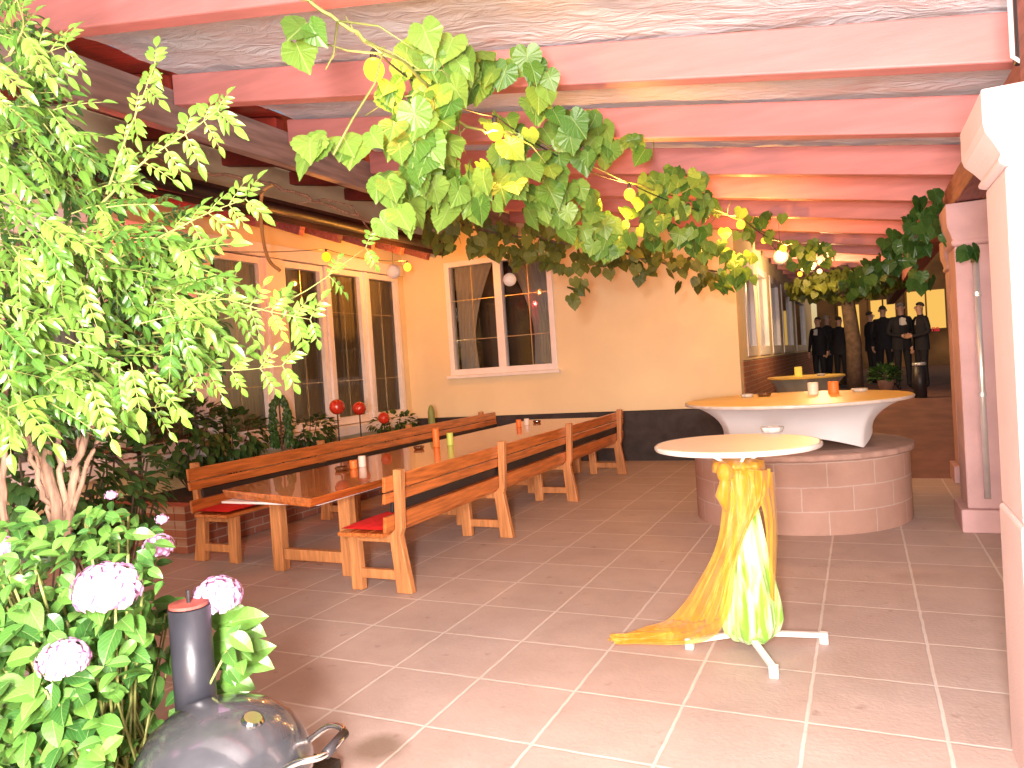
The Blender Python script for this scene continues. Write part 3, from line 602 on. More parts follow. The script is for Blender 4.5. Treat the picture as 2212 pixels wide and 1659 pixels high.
# ------------------------------------------------------------ trumpet creeper
random.seed(11)
cr=thing('trumpet_creeper',(-2.75,1.75,.07),'large flash lit creeper with feathery leaves climbing at the left edge','climbing plant')
P1=[(-60,-20),(30,10),(60,90),(80,180),(160,260),(230,340),(270,430),(330,430),(370,480),(400,560),(430,630),(450,690),(410,740),(350,750),(320,800),(280,820),(240,870),(150,880),(60,910),(-60,940)]
lf_,st_=MB(),MB(); lo=MB()
for i in range(700):
    x,y=rpoly(P1); Z=random.uniform(2.1,3.0); p=at(x,y,Z)
    if noise.noise(Vector((x*.008,y*.008,Z*1.2)))<-.15: continue
    d=(rh*random.uniform(-.1,1.0)+fh*random.uniform(-.6,.4)+Vector((0,0,random.uniform(-.85,.30)))); nr=Vector((0,0,.8))-fh*random.uniform(.2,1.3)+rv()*.5
    deep=(Z-2.1)/.9; rb=random.uniform(.1,1.)*(1-.6*deep)  # leaves get darker with depth; the deeper half uses the dark material
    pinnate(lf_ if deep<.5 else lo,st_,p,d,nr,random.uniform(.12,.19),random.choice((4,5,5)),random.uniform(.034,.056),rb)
def shoot(pts,Z,n,side=True):
    pp=[at(x,y,z) for (x,y),z in zip(pts,Z)]; q=[lerpP(pp,i/14) for i in range(15)]
    st_.tube(q,[.005-.004*i/14 for i in range(15)],6)
    for i in range(n):
        c=lerpP(pp,(i+1)/n); c2=lerpP(pp,min(1,(i+1.3)/n)); t=(c2-c); 
        if t.length<1e-4: t=c-lerpP(pp,i/n)
        t.normalize()
        for s in(-1,1):
            d=t*.5+CY*s*.8+rv()*.3; pinnate(lf_,st_,c,d,-fh+rv()*.4+Vector((0,0,.5)),random.uniform(.07,.11)*(1-.35*i/n),3,random.uniform(.034,.048),random.uniform(.6,1))
shoot([(230,420),(260,330),(300,230),(335,140)],[2.4]*4,5)
shoot([(220,440),(310,350),(400,290),(470,240)],[2.3]*4,6)
shoot([(250,560),(370,500),(450,460),(530,430)],[2.4]*4,6)
shoot([(330,720),(480,690),(640,640),(790,535)],[2.5,2.5,2.55,2.7],5)
shoot([(330,620),(460,640),(570,670),(670,690)],[2.4]*4,7)
shoot([(300,750),(400,790),(500,800),(610,790)],[2.4]*4,6)
shoot([(200,800),(260,850),(320,880),(370,870)],[2.4]*4,4)
shoot([(20,120),(50,60),(40,10),(30,-30)],[2.3]*4,4)
shoot([(30,170),(80,130),(110,110),(140,100)],[2.3]*4,3)
lf_.build('foliage',K['creeper'],cr,smooth=False); lo.build('deep_foliage',K['creeperdark'],cr)
st_.build('leaf_stalks',K['greenstem'],cr,smooth=True)
tr=MB(); base=Vector((-2.75,1.75,.05))
for pts,r0 in (([(150,1400),(140,1180),(110,1040),(90,900),(60,700),(40,400)],.026),([(140,1200),(160,1020),(200,900),(230,760),(260,600)],.017),([(130,1180),(100,1010),(40,940),(-30,880)],.014),([(150,1150),(130,1000),(130,900),(150,760)],.013),([(110,1100),(60,960),(70,860),(60,760)],.012),([(160,1100),(210,960),(300,860),(400,700)],.010),([(120,1150),(80,1000),(60,930),(10,850)],.008),([(140,1130),(170,960),(160,880),(190,800)],.008),([(10,1250),(8,1000),(10,800),(0,500)],.016)):
    pp=[at(x,y,2.75) for x,y in pts]; q=[lerpP(pp,i/24)+rv()*.012 for i in range(25)]; tr.tube(q,[r0*(1-.6*i/24) for i in range(25)],8)
tr.tube([at(150,1400,2.75),base+Vector((0,0,.3)),base-Vector((0,0,.02))],[.03,.04,.055],8)
tr.build('trunk',K['stem'],cr,smooth=True)
# ------------------------------------------------------------ hydrangea
hy=thing('hydrangea_bush',(-2.1,1.6,.07),'leafy green hydrangea bush with pink flower heads at lower left','shrub')
P2=[(-40,1200),(30,1090),(110,1150),(170,1090),(260,1070),(320,1130),(350,1200),(370,1290),(470,1330),(530,1350),(520,1430),(470,1500),(400,1540),(330,1580),(290,1700),(-40,1700)]
hl=MB();hs=MB()
def clear(p):
    q=proj(p)
    if q[2]<2.42 and 335<q[0]<480 and q[1]>1265: return False
    if q[2]<2.3 and 270<q[0]<680 and q[1]>1490: return False
    return True
for i in range(1500):
    x,y=rpoly(P2); Z=random.uniform(1.95,2.7); p=at(x,y,Z)
    d=rh*random.uniform(-.8,1)+fh*random.uniform(-1,.3)+Vector((0,0,random.uniform(-.6,.3)))
    s_=random.uniform(.05,.10)*(1.0 if y>1280 else .62)
    if p.z<.05 or not clear(p) or not clear(p+d.normalized()*s_): continue
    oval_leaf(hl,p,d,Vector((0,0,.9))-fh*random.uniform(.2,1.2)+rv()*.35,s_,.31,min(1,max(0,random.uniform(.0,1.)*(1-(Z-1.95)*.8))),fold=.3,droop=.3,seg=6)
    if i%14==0 and p.z>.3: hs.tube([p,p.lerp(Vector((-2.3,1.6,.05)),.35),Vector((-2.3+random.uniform(-.3,.2),1.6+random.uniform(-.2,.3),.05))],.004,5)
for x,y,Z in((545,1345,2.45),(560,1415,2.4),(500,1390,2.45),(500,1330,2.5),(520,1460,2.42)):
    for s in(-1,1): oval_leaf(hl,at(x-45,y,Z),rh*.9+CY*s*.25-fh*.2,CY*.6-fh+rv()*.2,.12,.34,.9,fold=.25,droop=.3,seg=6)
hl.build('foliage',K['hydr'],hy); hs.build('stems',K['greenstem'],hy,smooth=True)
def flower(px,py,Z,r,n):
    c=at(px,py,Z); m=MB()
    MB().ball(c,r*.86,20,.78).build('flower_core',K['petalcore'],hy,smooth=True)
    for i in range(n):
        z=1-2*(i+.5)/n
        if z<-.6: continue
        a=i*2.39996; q=math.sqrt(max(0,1-z*z)); v=(Vector((q*math.cos(a),q*math.sin(a),z))+rv()*.08).normalized()
        p=c+Vector((v.x,v.y,v.z*.8))*r*random.uniform(.92,1.07); t=v.orthogonal().normalized(); b2=v.cross(t); a0=random.random()*PI; rnd=random.random()
        for k in range(4):
            a=a0+k*PI/2; d=t*math.cos(a)+b2*math.sin(a); oval_leaf(m,p,d+v*.25,v,r*.20,.55,rnd,fold=.0,droop=.1,seg=3)
    m.build('flower_head',K['petal'],hy)
flower(232,1272,1.93,.080,140); flower(470,1288,2.35,.072,120); flower(138,1425,1.9,.06,110); flower(342,1180,2.3,.045,70); flower(5,1180,2.2,.035,50); flower(350,1122,2.3,.02,24); flower(240,1070,2.4,.02,24)
# ------------------------------------------------------------ grape vine and string lights
random.seed(21)
BULBS=[(808,150,3.2),(1070,285,4.1),(1360,420,5.85),(1600,485,7.6),(1692,537,9.5)]
bp_=[at(*b_) for b_ in BULBS]
vi=thing('grapevine',(-1.8,4.4,2.9),'grapevine with big lobed green leaves hanging among the string lights','climbing plant')
CL=[(672,45,2.95,.05,2),(650,85,3.0,.04,1),(735,150,3.0,.07,3),(770,60,3.0,.1,6),(820,80,3.05,.13,11),(870,80,3.2,.13,11),(690,300,3.0,.04,3),(770,290,3.1,.06,4),(880,150,3.3,.2,18),(820,240,3.2,.16,12),(930,220,3.5,.22,26),(850,330,3.3,.15,11),(862,450,3.15,.02,2),(820,380,3.2,.04,3),(830,470,3.3,.03,1),(985,310,3.8,.24,28),(960,110,3.4,.13,10),(1000,140,3.7,.17,14),(1100,170,3.9,.2,16),(930,390,3.7,.16,10),(990,420,3.8,.12,8),(1130,260,4.2,.25,24),(1060,390,4.1,.22,18),(1170,340,4.7,.3,34),(1260,290,5.0,.22,20),(1230,410,5.0,.3,36),(1340,330,5.6,.24,22),(1350,440,5.8,.33,42),(1300,500,5.8,.2,18),(1450,400,6.4,.28,32),(1480,480,6.8,.35,48),(1560,440,7.4,.28,32),(1570,520,7.6,.32,44),(1650,490,8.6,.3,36),(1680,550,9.2,.3,40),(1740,540,10.5,.35,44),(1590,590,8.,.2,18)]
mv=MB();ms_=MB();md=MB()
bs=[proj(p) for p in bp_]
def vineleaves(mb,lst,smin,smax,prune=True,rl=0,rh_=1):
    for cx,cy,Z,r,n in lst:
        c=at(cx,cy,Z)
        for i in range(n):
            v=rv(); p=c+Vector((v.x*r*1.15,v.y*r*1.15,v.z*r*.8))
            if prune and any((p-b_).length<.2 for b_ in bp_): continue
            q=proj(p+Vector((0,0,-.05)))
            if prune and any((q[0]-b_[0])**2+(q[1]-b_[1])**2<(36+260/b_[2])**2 and q[2]<b_[2]+.08 for b_ in bs): continue
            if p.z>zb(p.x)-.03: p.z=zb(p.x)-.05-random.random()*.25
            tip=Vector((0,0,-1))+rv()*.9; nr=-fh*random.uniform(.3,1.3)+Vector((0,0,random.uniform(0,.8)))+rv()*.65
            grape_leaf(mb,p,tip,nr,random.uniform(smin,smax),random.uniform(rl,rh_))
vineleaves(mv,CL,.09,.17)
mv.build('foliage',K['vine'],vi)
cane=[at(640,-10,2.9),at(780,80,3.0),at(900,160,3.3),at(1000,270,3.8),at(1150,300,4.5),at(1350,390,5.8),at(1560,460,7.5),at(1700,530,9.4)]
q=[lerpP(cane,i/60)+rv()*.015 for i in range(61)]; ms_.tube(q,.008,6)
for k in range(26):
    p=random.choice(q); e=p+rv()*.35; e.z=min(e.z,p.z+.1); ms_.tube([p,(p+e)/2+rv()*.05,e],[.005,.004,.002],5)
ms_.tube([at(720,335,3.0),at(760,260,3.05),at(810,180,3.1),at(830,100,3.1)],.005,5)
ms_.build('canes',K['greenstem'],vi,smooth=True)
vb=thing('grapevine',(-3.2,7.5,2.9),'dusky brownish green grapevine hanging behind in front of the cream wall','climbing plant')
vineleaves(md,[(960,470,6.8,.25,22),(1040,500,7.4,.3,34),(1130,520,7.8,.35,44),(1230,540,8,.3,40),(1180,470,7,.3,30),(1330,540,8,.3,34),(1250,610,8,.1,6),(1235,640,8,.05,3),(1410,560,8.2,.25,26),(1490,580,8.4,.22,20),(1540,600,8.8,.2,14),(950,520,7,.12,8),(900,440,6.4,.2,10)],.09,.14,rl=0,rh_=1)
md.build('foliage',K['vinedark'],vb)
m=MB(); q=[lerpP([at(880,430,6.3),at(1000,490,7.2),at(1200,520,7.9),at(1400,560,8.2),at(1560,590,8.9)],i/40)+rv()*.02 for i in range(41)]; m.tube(q,.012,6); m.build('canes',K['bark'],vb)
vr=thing('grapevine',(.4,7.2,2.6),'dark green grapevine hanging from the beams beside the mauve column','climbing plant')
md=MB(); vineleaves(md,[(2040,430,6.6,.2,22),(2000,490,6.8,.25,34),(1950,540,7.2,.22,26),(2060,490,6.3,.15,14),(2100,540,5.7,.07,4),(1900,580,8,.2,18),(1860,610,9,.2,18),(1990,600,7.6,.12,8)],.10,.15,prune=False,rl=0,rh_=.9)
md.build('foliage',K['creeperdark'],vr)
m=MB(); q=[lerpP([at(2090,400,6.3),at(2030,460,6.6),at(1950,540,7.2),at(1860,600,9)],i/20)+rv()*.02 for i in range(21)]; m.tube(q,.01,6); m.build('canes',K['bark'],vr)
def point(p,e,col,r=.03):
    l=bpy.data.lights.new('bulb_light','POINT'); l.energy=e; l.color=col; l.shadow_soft_size=r; o=bpy.data.objects.new('bulb_light',l); C.objects.link(o); o.location=p; return o
WARM=(1,.60,.22)
def string(name,pts,label,mats,energies,r=.045,cols=None,soft=.035):
    t=thing(name,pts[0],label,'string lights')
    cab=[]
    for a,b_ in zip(pts[:-1],pts[1:]):
        for i in range(8):
            u=i/8; cab.append(a.lerp(b_,u)+Vector((0,0,r*.95+.045-.12*4*u*(1-u)*.5)))
    cab.append(pts[-1]+Vector((0,0,r*.95+.045)))
    MB().tube(cab,.005,6).build('cable',K['cable'],t,smooth=True)
    for k,(p,e) in enumerate(zip(pts,energies)):
        s=MB().ball(p,r,20,1.1).build('bulb',mats[k%len(mats)],t,smooth=True)
        MB().lathe([(.014,r*.98),(.015,r+.03),(.006,r+.04)],p,12).build('socket',K['cable'],s)
        if e: point(p+Vector((0,0,-.01)),e,cols[k] if cols else WARM,soft)
string('string_lights',bp_,'string of glowing amber bulbs running through the grapevine',[K['bulb']],[34,50,85,120,120])
lb=[at(300,548,8.2),at(705,555,9.6),at(880,577,11.4)]
string('string_lights',lb,'string of glowing orange and red bulbs under the house eave',[K['bulbr'],K['bulbo'],K['bulb']],[90,60,150],.06,cols=[(1,.06,.08),(1,.42,.12),(1,.52,.12)])
fs_=[at(1650,520,10.5),at(1728,592,12.5),at(1800,588,14.5),at(1835,604,16.5)]
string('string_lights',fs_,'string of small warm bulbs deep in the passage',[K['bulb']],[0,0,0,0],.04)
ov=[Vector((-1.3,-1.2,2.6)),Vector((-.20,-.5,2.08)),Vector((.02,-.62,1.55))]  # bulbs added out of view to light the scene like a camera flash
string('string_lights',ov,'added string of large bulbs, unseen behind the camera, standing in for its flash',[K['bulbw']],[0,1050,1500],.05,cols=[(1,.85,.65),(1,.91,.90),(1,.91,.90)],soft=.16)
cc=at(1762,570,13)
cl=thing('cluster_lamp',cc,'cluster of bright white bulbs hanging far down the passage','lamp')
for k in range(9):
    p=cc+Vector((random.uniform(-.25,.25),random.uniform(-.1,.1),random.uniform(-.13,.13))); MB().ball(p,.045,10).build('bulb',K['bulbw'],cl,smooth=True)
MB().tube([cc+Vector((0,0,.1)),Vector((cc.x,cc.y,zb(cc.x)))],.01,6).build('rod',K['iron'],cl)
point(cc+Vector((0,0,-.25)),130,(1,.65,.3))
def lantern(p,r,label):
    t=thing('paper_lantern',p,label,'lantern')
    MB().lathe([(max(1e-4,r*math.sin(PI*i/16))*(1+.015*(i%2)),-r*math.cos(PI*i/16)) for i in range(17)],p,24,caps=False).build('shade',K['lantern'],t,smooth=True)
    MB().tube([p+Vector((0,0,r)),p+Vector((0,0,r+.35))],.003,5).build('cord',K['cable'],t)
lantern(at(850,587,10.6),.10,'white paper lantern hanging by the house corner')
lantern(at(1101,604,9.5),.085,'white paper lantern hanging before the window in the cream wall')
lantern(at(1686,556,9.8),.10,'white paper lantern hanging at the far end of the vine')
ip=Vector((-8.4,7.6,1.95)); il=thing('room_lamp',(ip.x,ip.y,.56),'yellow standing lamp glowing inside the room behind the second window','lamp')
MB().lathe([(.12,-.12),(.2,-.1),(.13,.14)],ip,24,caps=False).build('lamp_shade',emat('lit_shade',(1,.62,.15),1.6),il,smooth=True)
MB().lathe([(.13,.56),(.13,.58),(.012,.6),(.012,1.83)],(ip.x,ip.y,0),16).build('stand',K['brass'],il)
point(ip+Vector((0,0,.28)),35,(1,.75,.45))
m=MB(); q=[lerpP([at(290,325,7.2),at(430,370,7.6),at(570,395,8),at(700,440,8.5),at(830,490,9)],i/40)+rv()*.02 for i in range(41)]; m.tube(q,.018,6)
m.tube([at(640,440,8.2),at(700,430,8.4),at(760,445,8.6),at(800,500,8.9)],.01,5)
tag(m.build('dry_branch',K['stem'],origin=q[0],smooth=True),'bare woody vine branch tied along under the dark rafters','branch')
m=MB(); q=[lerpP([at(590,400,7.8),at(566,420,7.8),at(566,500,7.8),at(580,560,7.8),at(605,585,7.8)],i/30) for i in range(31)]; m.tube(q,.018,8)
tag(m.build('hose',K['hose'],origin=q[0],smooth=True),'ochre hose looped down from the rafters before the windows','hose')
# ------------------------------------------------------------ flower bed plants
random.seed(5)
def shrub(px,py,Z,rx,rz,n,label,ls=.1,mt='bush',kind='shrub',zg=.42):
    c=at(px,py,Z); t=thing('garden_shrub',(c.x,c.y,zg),label,kind); f=MB(); s=MB()
    for i in range(n):
        v=rv(); v=v.normalized()*(v.length**.4); p=c+Vector((v.x*rx,v.y*rx,v.z*rz)); p.z=max(p.z,zg+.03)
        oval_leaf(f,p,v+Vector((0,0,-.3))+rv()*.5,Vector((0,0,1))+v+rv()*.3,ls*random.uniform(.7,1.2),.35,random.random(),seg=4)
        if i%25==0: s.tube([Vector((c.x,c.y,zg-.02)),p],.006,5)
    f.build('foliage',K[mt],t); s.build('stems',K['bark'],t)
shrub(400,940,8.6,.5,.42,420,'large dark shrub at the left end of the flower bed',.13)
shrub(500,940,9.2,.45,.3,320,'dark leafy shrub in the flower bed before the second window',.12)
shrub(660,930,10,.4,.2,200,'low shrub behind the far bench below the red balls',.1)
shrub(850,915,11.2,.35,.15,150,'low shrub near the house corner with thin leaves',.09)
shrub(60,1030,4.2,.45,.45,520,'dark bush standing behind the pale creeper stems',.10,zg=0)
shrub(225,1060,4.6,.35,.38,380,'dark bush behind the hydrangea, left of the stair railing',.09,zg=0)
wp=at(605,900,9.4); t=thing('weeping_plant',(wp.x,wp.y,.42),'narrow weeping plant trained as an arch in the flower bed','plant')
f=MB()
for i in range(520):
    a=random.uniform(0,PI); w_=random.uniform(.6,1.0)
    p=wp+rh*(math.cos(a)*.13*w_)+Vector((0,0,.02+math.sin(a)*.28*w_))
    if random.random()<.6: p=wp+rh*(random.choice((-1,1))*random.uniform(.05,.14))+Vector((0,0,random.uniform(-.35,.1)))
    oval_leaf(f,p,Vector((0,0,-1))+rv()*.4,-fh+rv()*.5,.07,.3,random.random(),seg=3)
f.build('foliage',K['creeperdark'],t)
MB().tube([Vector((wp.x,wp.y,.4)),wp+Vector((0,0,.3))],.012,6).build('stem',K['bark'],t)
cp=at(932,900,11); t=thing('cactus',(cp.x,cp.y,.42),'small slim green cactus at the end of the flower bed','plant')
MB().lathe([(.04,.0),(.05,.3),(.05,cp.z-.35),(.03,cp.z-.27),(.0001,cp.z-.24)],(cp.x,cp.y,.42),20,wob=lambda t,z:1+.12*math.cos(t*8)).build('body',K['greenstem'],t,smooth=True)
MB().lathe([(.07,0),(.09,.13),(.08,.13)],(cp.x,cp.y,.43),16).build('pot',K['pot'],t)
for px,py,Z,r,lb_ in((728,879,8.8,.092,'large glazed red ball on a rod, leftmost of three in the bed'),(776,882,9.3,.085,'middle glazed red ball on a rod in the flower bed'),(829,903,9.6,.075,'smallest glazed red ball on a rod, nearest the house corner')):
    p=at(px,py,Z); t=thing('gazing_ball',(p.x,p.y,.42),lb_,'garden ornament','red glazed balls in the flower bed')
    MB().ball(p,r,24).build('ball',K['redball'],t,smooth=True); MB().tube([(p.x,p.y,.4),p-Vector((0,0,r*.95))],.008,8).build('rod',K['iron'],t)
# ------------------------------------------------------------ stair railing
rl=thing('stair_railing',gz(345,1115,0),'black iron stair railing between the creeper and the far bench','railing')
a=gz(348,1125,0); bq=a+Vector((0,0,.86)); MB().tube([a,a+Vector((0,0,.8)),bq+Vector((-.02,-.03,.03)),bq+Vector((-.1,-.12,.03))],.025,10).build('post',K['iron'],rl,smooth=True)
MB().tube([at(300,975,6.6),at(215,968,6.3)],.022,8).build('handrail',K['iron'],rl,smooth=True)
MB().tube([at(220,965,6.3),at(330,1062,6.5)],.022,8).build('handrail',K['iron'],rl,smooth=True)
MB().tube([at(300,975,6.6),Vector((at(300,975,6.6).x,at(300,975,6.6).y,0))],.02,8).build('post',K['iron'],rl,smooth=True)
# ------------------------------------------------------------ smoker grill
GC=Vector((-1.67,1.48,0)); gr=thing('smoker_grill',GC,'dark domed smoker grill with a black chimney pipe at lower left','grill')
lidp=[(.230,.48),(.242,.485),(.244,.51),(.238,.54),(.222,.58),(.19,.63),(.14,.668),(.07,.69),(.0001,.696)]
MB().lathe(lidp,GC,64,caps=False).build('lid',K['black'],gr,smooth=True)
MB().lathe([(.03,.25),(.12,.28),(.19,.34),(.225,.42),(.232,.477)],GC,48).build('bowl',K['black'],gr,smooth=True)
for k in range(3):
    a=k*2*PI/3+.3; d=Vector((math.cos(a),math.sin(a),0)); MB().tube([GC+d*.16+Vector((0,0,.32)),GC+d*.27],.013,8).build('leg',K['iron'],gr,smooth=True)
ch=at(408,1310,2.25); cbx=Vector((ch.x,ch.y,0))
cm=MB().tube([cbx+Vector((0,0,.45)),cbx+Vector((0,0,ch.z))],.06,32).build('chimney',K['blackpipe'],gr,smooth=False)
MB().tube([cbx+Vector((0,0,ch.z+.003)),cbx+Vector((0,0,ch.z+.012))],.057,32).build('cap',K['rust'],cm)
MB().tube([cbx+Vector((0,0,ch.z+.012)),cbx+Vector((0,0,ch.z+.05))],.006,8).build('cap_pin',K['iron'],cm)
cm.data.polygons.foreach_set('use_smooth',[len(p.vertices)==4 for p in cm.data.polygons])
MB().tube([cbx+Vector((0,0,.47)),GC.lerp(cbx,.4)+Vector((0,0,.46))],.04,16).build('elbow',K['blackpipe'],gr,smooth=True)
vd=(rh*.62-fh*.35).normalized(); vp=GC+vd*.13+Vector((0,0,.668))
vn=(vd*.42+Vector((0,0,1))).normalized()
MB().tube([vp-vn*.01,vp+vn*.008,vp+vn*.014],[.03,.03,.024],24).build('vent',K['chrome'],gr)
hd=(rh*.97-fh*.22).normalized(); hp=GC+hd*.23+Vector((0,0,.55)); sdv=Vector((-hd.y,hd.x,0))
hpts=[hp-sdv*.10-hd*.02,hp-sdv*.10+hd*.05+Vector((0,0,.045)),hp-sdv*.06+hd*.115+Vector((0,0,.05)),hp+sdv*.06+hd*.115+Vector((0,0,.05)),hp+sdv*.10+hd*.05+Vector((0,0,.045)),hp+sdv*.10-hd*.02]
MB().tube([lerpP(hpts,i/30) for i in range(31)],.009,10).build('handle',K['chrome'],gr,smooth=True)
MB().tube([hp-sdv*.055+hd*.117+Vector((0,0,.05)),hp+sdv*.055+hd*.117+Vector((0,0,.05))],.014,14).build('grip',K['iron'],gr,smooth=True)
# ------------------------------------------------------------ people
def person(loc,face,H,label,hair,arms='down'):
    t=thing('person',loc,label,'person')
    J={};E=[];Rd=[];V=[]
    def j(k,x,y,z,r): J[k]=len(V);V.append(Vector((x,y,z)));Rd.append(r if isinstance(r,tuple) else (r,r))
    def e(a,b_): E.append((J[a],J[b_]))
    j('pel',0,0,.96,(.155,.11)); j('wa',0,0,1.12,(.145,.1)); j('ch',0,0,1.32,(.17,.11)); j('nb',0,.01,1.46,.07); j('nk',0,.0,1.53,.052); j('hd',0,-.01,1.61,(.072,.082)); j('ht',0,0,1.70,(.070,.085))
    for a,b_ in(('pel','wa'),('wa','ch'),('ch','nb'),('nb','nk'),('nk','hd'),('hd','ht')): e(a,b_)
    for s,n in((-1,'l'),(1,'r')):
        j('sh'+n,s*.17,.01,1.42,.062)
        if arms=='front' or (arms=='mixed' and s==1):
            j('el'+n,s*.25,.03,1.14,.047); j('wr'+n,s*.10,-.2,1.08,.03); hd_=Vector((-s*.9,-.3,0)).normalized()
        else:
            j('el'+n,s*.25,.04,1.14,.047); j('wr'+n,s*.25,-.03,.9,.03); hd_=Vector((0,-.15,-1)).normalized()
        w0=V[J['wr'+n]]; j('pa'+n,*(w0+hd_*.07),.03)
        e('ch','sh'+n) ; e('sh'+n,'el'+n); e('el'+n,'wr'+n); e('wr'+n,'pa'+n)
        side=hd_.cross(Vector((s,0,0)) if abs(hd_.x)<.5 else Vector((0,1,0))).normalized()
        for f_ in range(4):
            o_=side*(f_-1.5)*.019; L_=(.06,.07,.066,.05)[f_]; cu=Vector((-s*.012,-.01,0))
            j(f'f{n}{f_}a',*(w0+hd_*.10+o_),.010); j(f'f{n}{f_}b',*(w0+hd_*(.10+L_*.6)+o_+cu),.009); j(f'f{n}{f_}c',*(w0+hd_*(.10+L_)+o_+cu*2.5),.008)
            e('pa'+n,f'f{n}{f_}a'); e(f'f{n}{f_}a',f'f{n}{f_}b'); e(f'f{n}{f_}b',f'f{n}{f_}c')
        j(f't{n}a',*(w0+hd_*.05-side*.035),.011); j(f't{n}b',*(w0+hd_*.085-side*.05),.009); e('pa'+n,f't{n}a'); e(f't{n}a',f't{n}b')
        j('hi'+n,s*.09,0,.9,.1); j('kn'+n,s*.10,-.015,.5,.068); j('an'+n,s*.11,.02,.1,.045); j('to'+n,s*.13,-.13,.035,.035)
        e('pel','hi'+n); e('hi'+n,'kn'+n); e('kn'+n,'an'+n); e('an'+n,'to'+n)
    me=bpy.data.meshes.new('body'); me.from_pydata(V,E,[]); ob=bpy.data.objects.new('body',me); C.objects.link(ob)
    md_=ob.modifiers.new('k','SKIN'); sl=me.skin_vertices[0].data
    for i,r in enumerate(Rd): sl[i].radius=r
    sl[0].use_root=True
    sb=ob.modifiers.new('s','SUBSURF'); sb.levels=1; sb.render_levels=1
    bpy.context.view_layer.update(); dg=bpy.context.evaluated_depsgraph_get()
    nm=bpy.data.meshes.new_from_object(ob.evaluated_get(dg)); bpy.data.objects.remove(ob)
    nm.materials.clear()
    for k in('suit','trouser','skin','shoe','shirt'): nm.materials.append(K[k])
    hands=[V[J['pal']],V[J['par']]]
    for p in nm.polygons:
        c=p.center; mi=0
        if c.z>1.5: mi=2
        elif c.z>1.15 and c.y<-.06 and abs(c.x)<.075*(c.z-1.05)/.35: mi=4
        elif min((c-h_).length for h_ in hands)<.12 and min((c-h_).length for h_ in hands)<min((c-V[J['wrl']]).length,(c-V[J['wrr']]).length)+.02: mi=2
        elif c.z<.09: mi=3
        elif c.z<.86: mi=1
        p.material_index=mi; p.use_smooth=True
    sc=H/1.79; RM=Matrix.Rotation(face,4,'Z')@Matrix.Scale(sc,4)
    nm.transform(RM); o=bpy.data.objects.new('body',nm); C.objects.link(o); o.parent=t
    lw=Vector(loc)
    def ch_(mb,name,mt,sm=True):
        mb.v=[RM@v+lw for v in mb.v]; return mb.build(name,mt,t,smooth=sm)
    m=MB(); vs=[]; rings=[(.80,.19,.135),(.95,.18,.13),(1.12,.165,.125),(1.3,.19,.135),(1.4,.185,.125),(1.47,.10,.085)]
    for z,a,b_ in rings:
        for k in range(24):
            th=2*PI*k/24-PI/2+.09; vs.append((a*math.cos(th),b_*math.sin(th),z))
    n=24; fs=[]
    for q in range(5):
        for k in range(24):
            if k in(23,) or (q>=2 and k in(0,22)): continue
            fs.append((q*n+k,q*n+(k+1)%n,(q+1)*n+(k+1)%n,(q+1)*n+k))
    m.add(vs,fs); ch_(m,'jacket',K['suit'])
    m=MB(); vs=[];fs=[]
    for q in range(7):
        ph=PI*.56*q/6
        for k in range(20):
            th=2*PI*k/20; y_=math.sin(th); lim=1-.5*max(0,-y_)
            p2=ph*lim; vs.append((.072*math.sin(p2)*math.cos(th),.008+.086*math.sin(p2)*y_,1.672+.078*math.cos(p2)))
    m.add(vs,[(q*20+k,q*20+(k+1)%20,(q+1)*20+(k+1)%20,(q+1)*20+k) for q in range(6) for k in range(20)]); ch_(m,'hair',hair)
    m=MB().tube([(0,-.083,1.66),(0,-.104,1.625),(0,-.088,1.615)],[.006,.013,.009],6); ch_(m,'nose',K['skin'])
    for s in(-1,1):
        ch_(MB().ball((s*.03,-.080,1.655),.009,8),'eye',K['shoe']); ch_(MB().ball((s*.076,.005,1.64),.02,8,1.5),'ear',K['skin'])
    m=MB().tube([(-.022,-.084,1.593),(0,-.09,1.591),(.022,-.084,1.593)],.004,5); ch_(m,'mouth',K['redboard'])
def pp_(px,Z): v=at(px,700,Z); return Vector((v.x,v.y,.601))
person(pp_(1988,14.4),R(-65),1.76,'man in a dark suit standing rightmost in the group, seen half from the side',K['hair'],'mixed')
person(pp_(1946,14.9),R(20),1.8,'grey haired man in an open dark suit and white shirt beside the rightmost man',K['hairg'],'front')
person(pp_(1908,16.4),R(160),1.84,'tall man in black suit near the dark tree trunk, back turned',K['hair'],'down')
person(pp_(1880,17.6),R(110),1.78,'dark suited man farthest back, just right of the dark tree trunk',K['hair'],'front')
person(pp_(1812,17.4),R(150),1.70,'person in dark clothes on the left of the trunk, turned away',K['hair'],'front')
person(pp_(1786,19.2),R(80),1.82,'grey haired person in a dark suit standing in the middle of the left trio',K['hairg'],'mixed')
person(pp_(1766,17.8),R(-30),1.74,'dark suited person leftmost of the standing group, by the house windows',K['hair'],'down')
p=at(1845,800,14.2); t=thing('dark_tree',(p.x,p.y,.6),'dark slim tree trunk with a leafy crown in the passage','tree')
MB().tube([Vector((p.x,p.y,.5)),Vector((p.x+.02,p.y,1.6)),Vector((p.x-.06,p.y,2.6)),Vector((p.x-.1,p.y,3.1))],[.16,.14,.12,.10],10).build('trunk',K['bark'],t,smooth=True)
f=MB()
for i in range(420):
    v=rv(); grape_leaf(f,Vector((p.x-.1,p.y,2.75))+Vector((v.x*1.1,v.y*.8,v.z*.28)),Vector((0,0,-1))+rv(),-fh+rv(),.14,random.random()*.5)
f.build('crown',K['vinedark'],t)
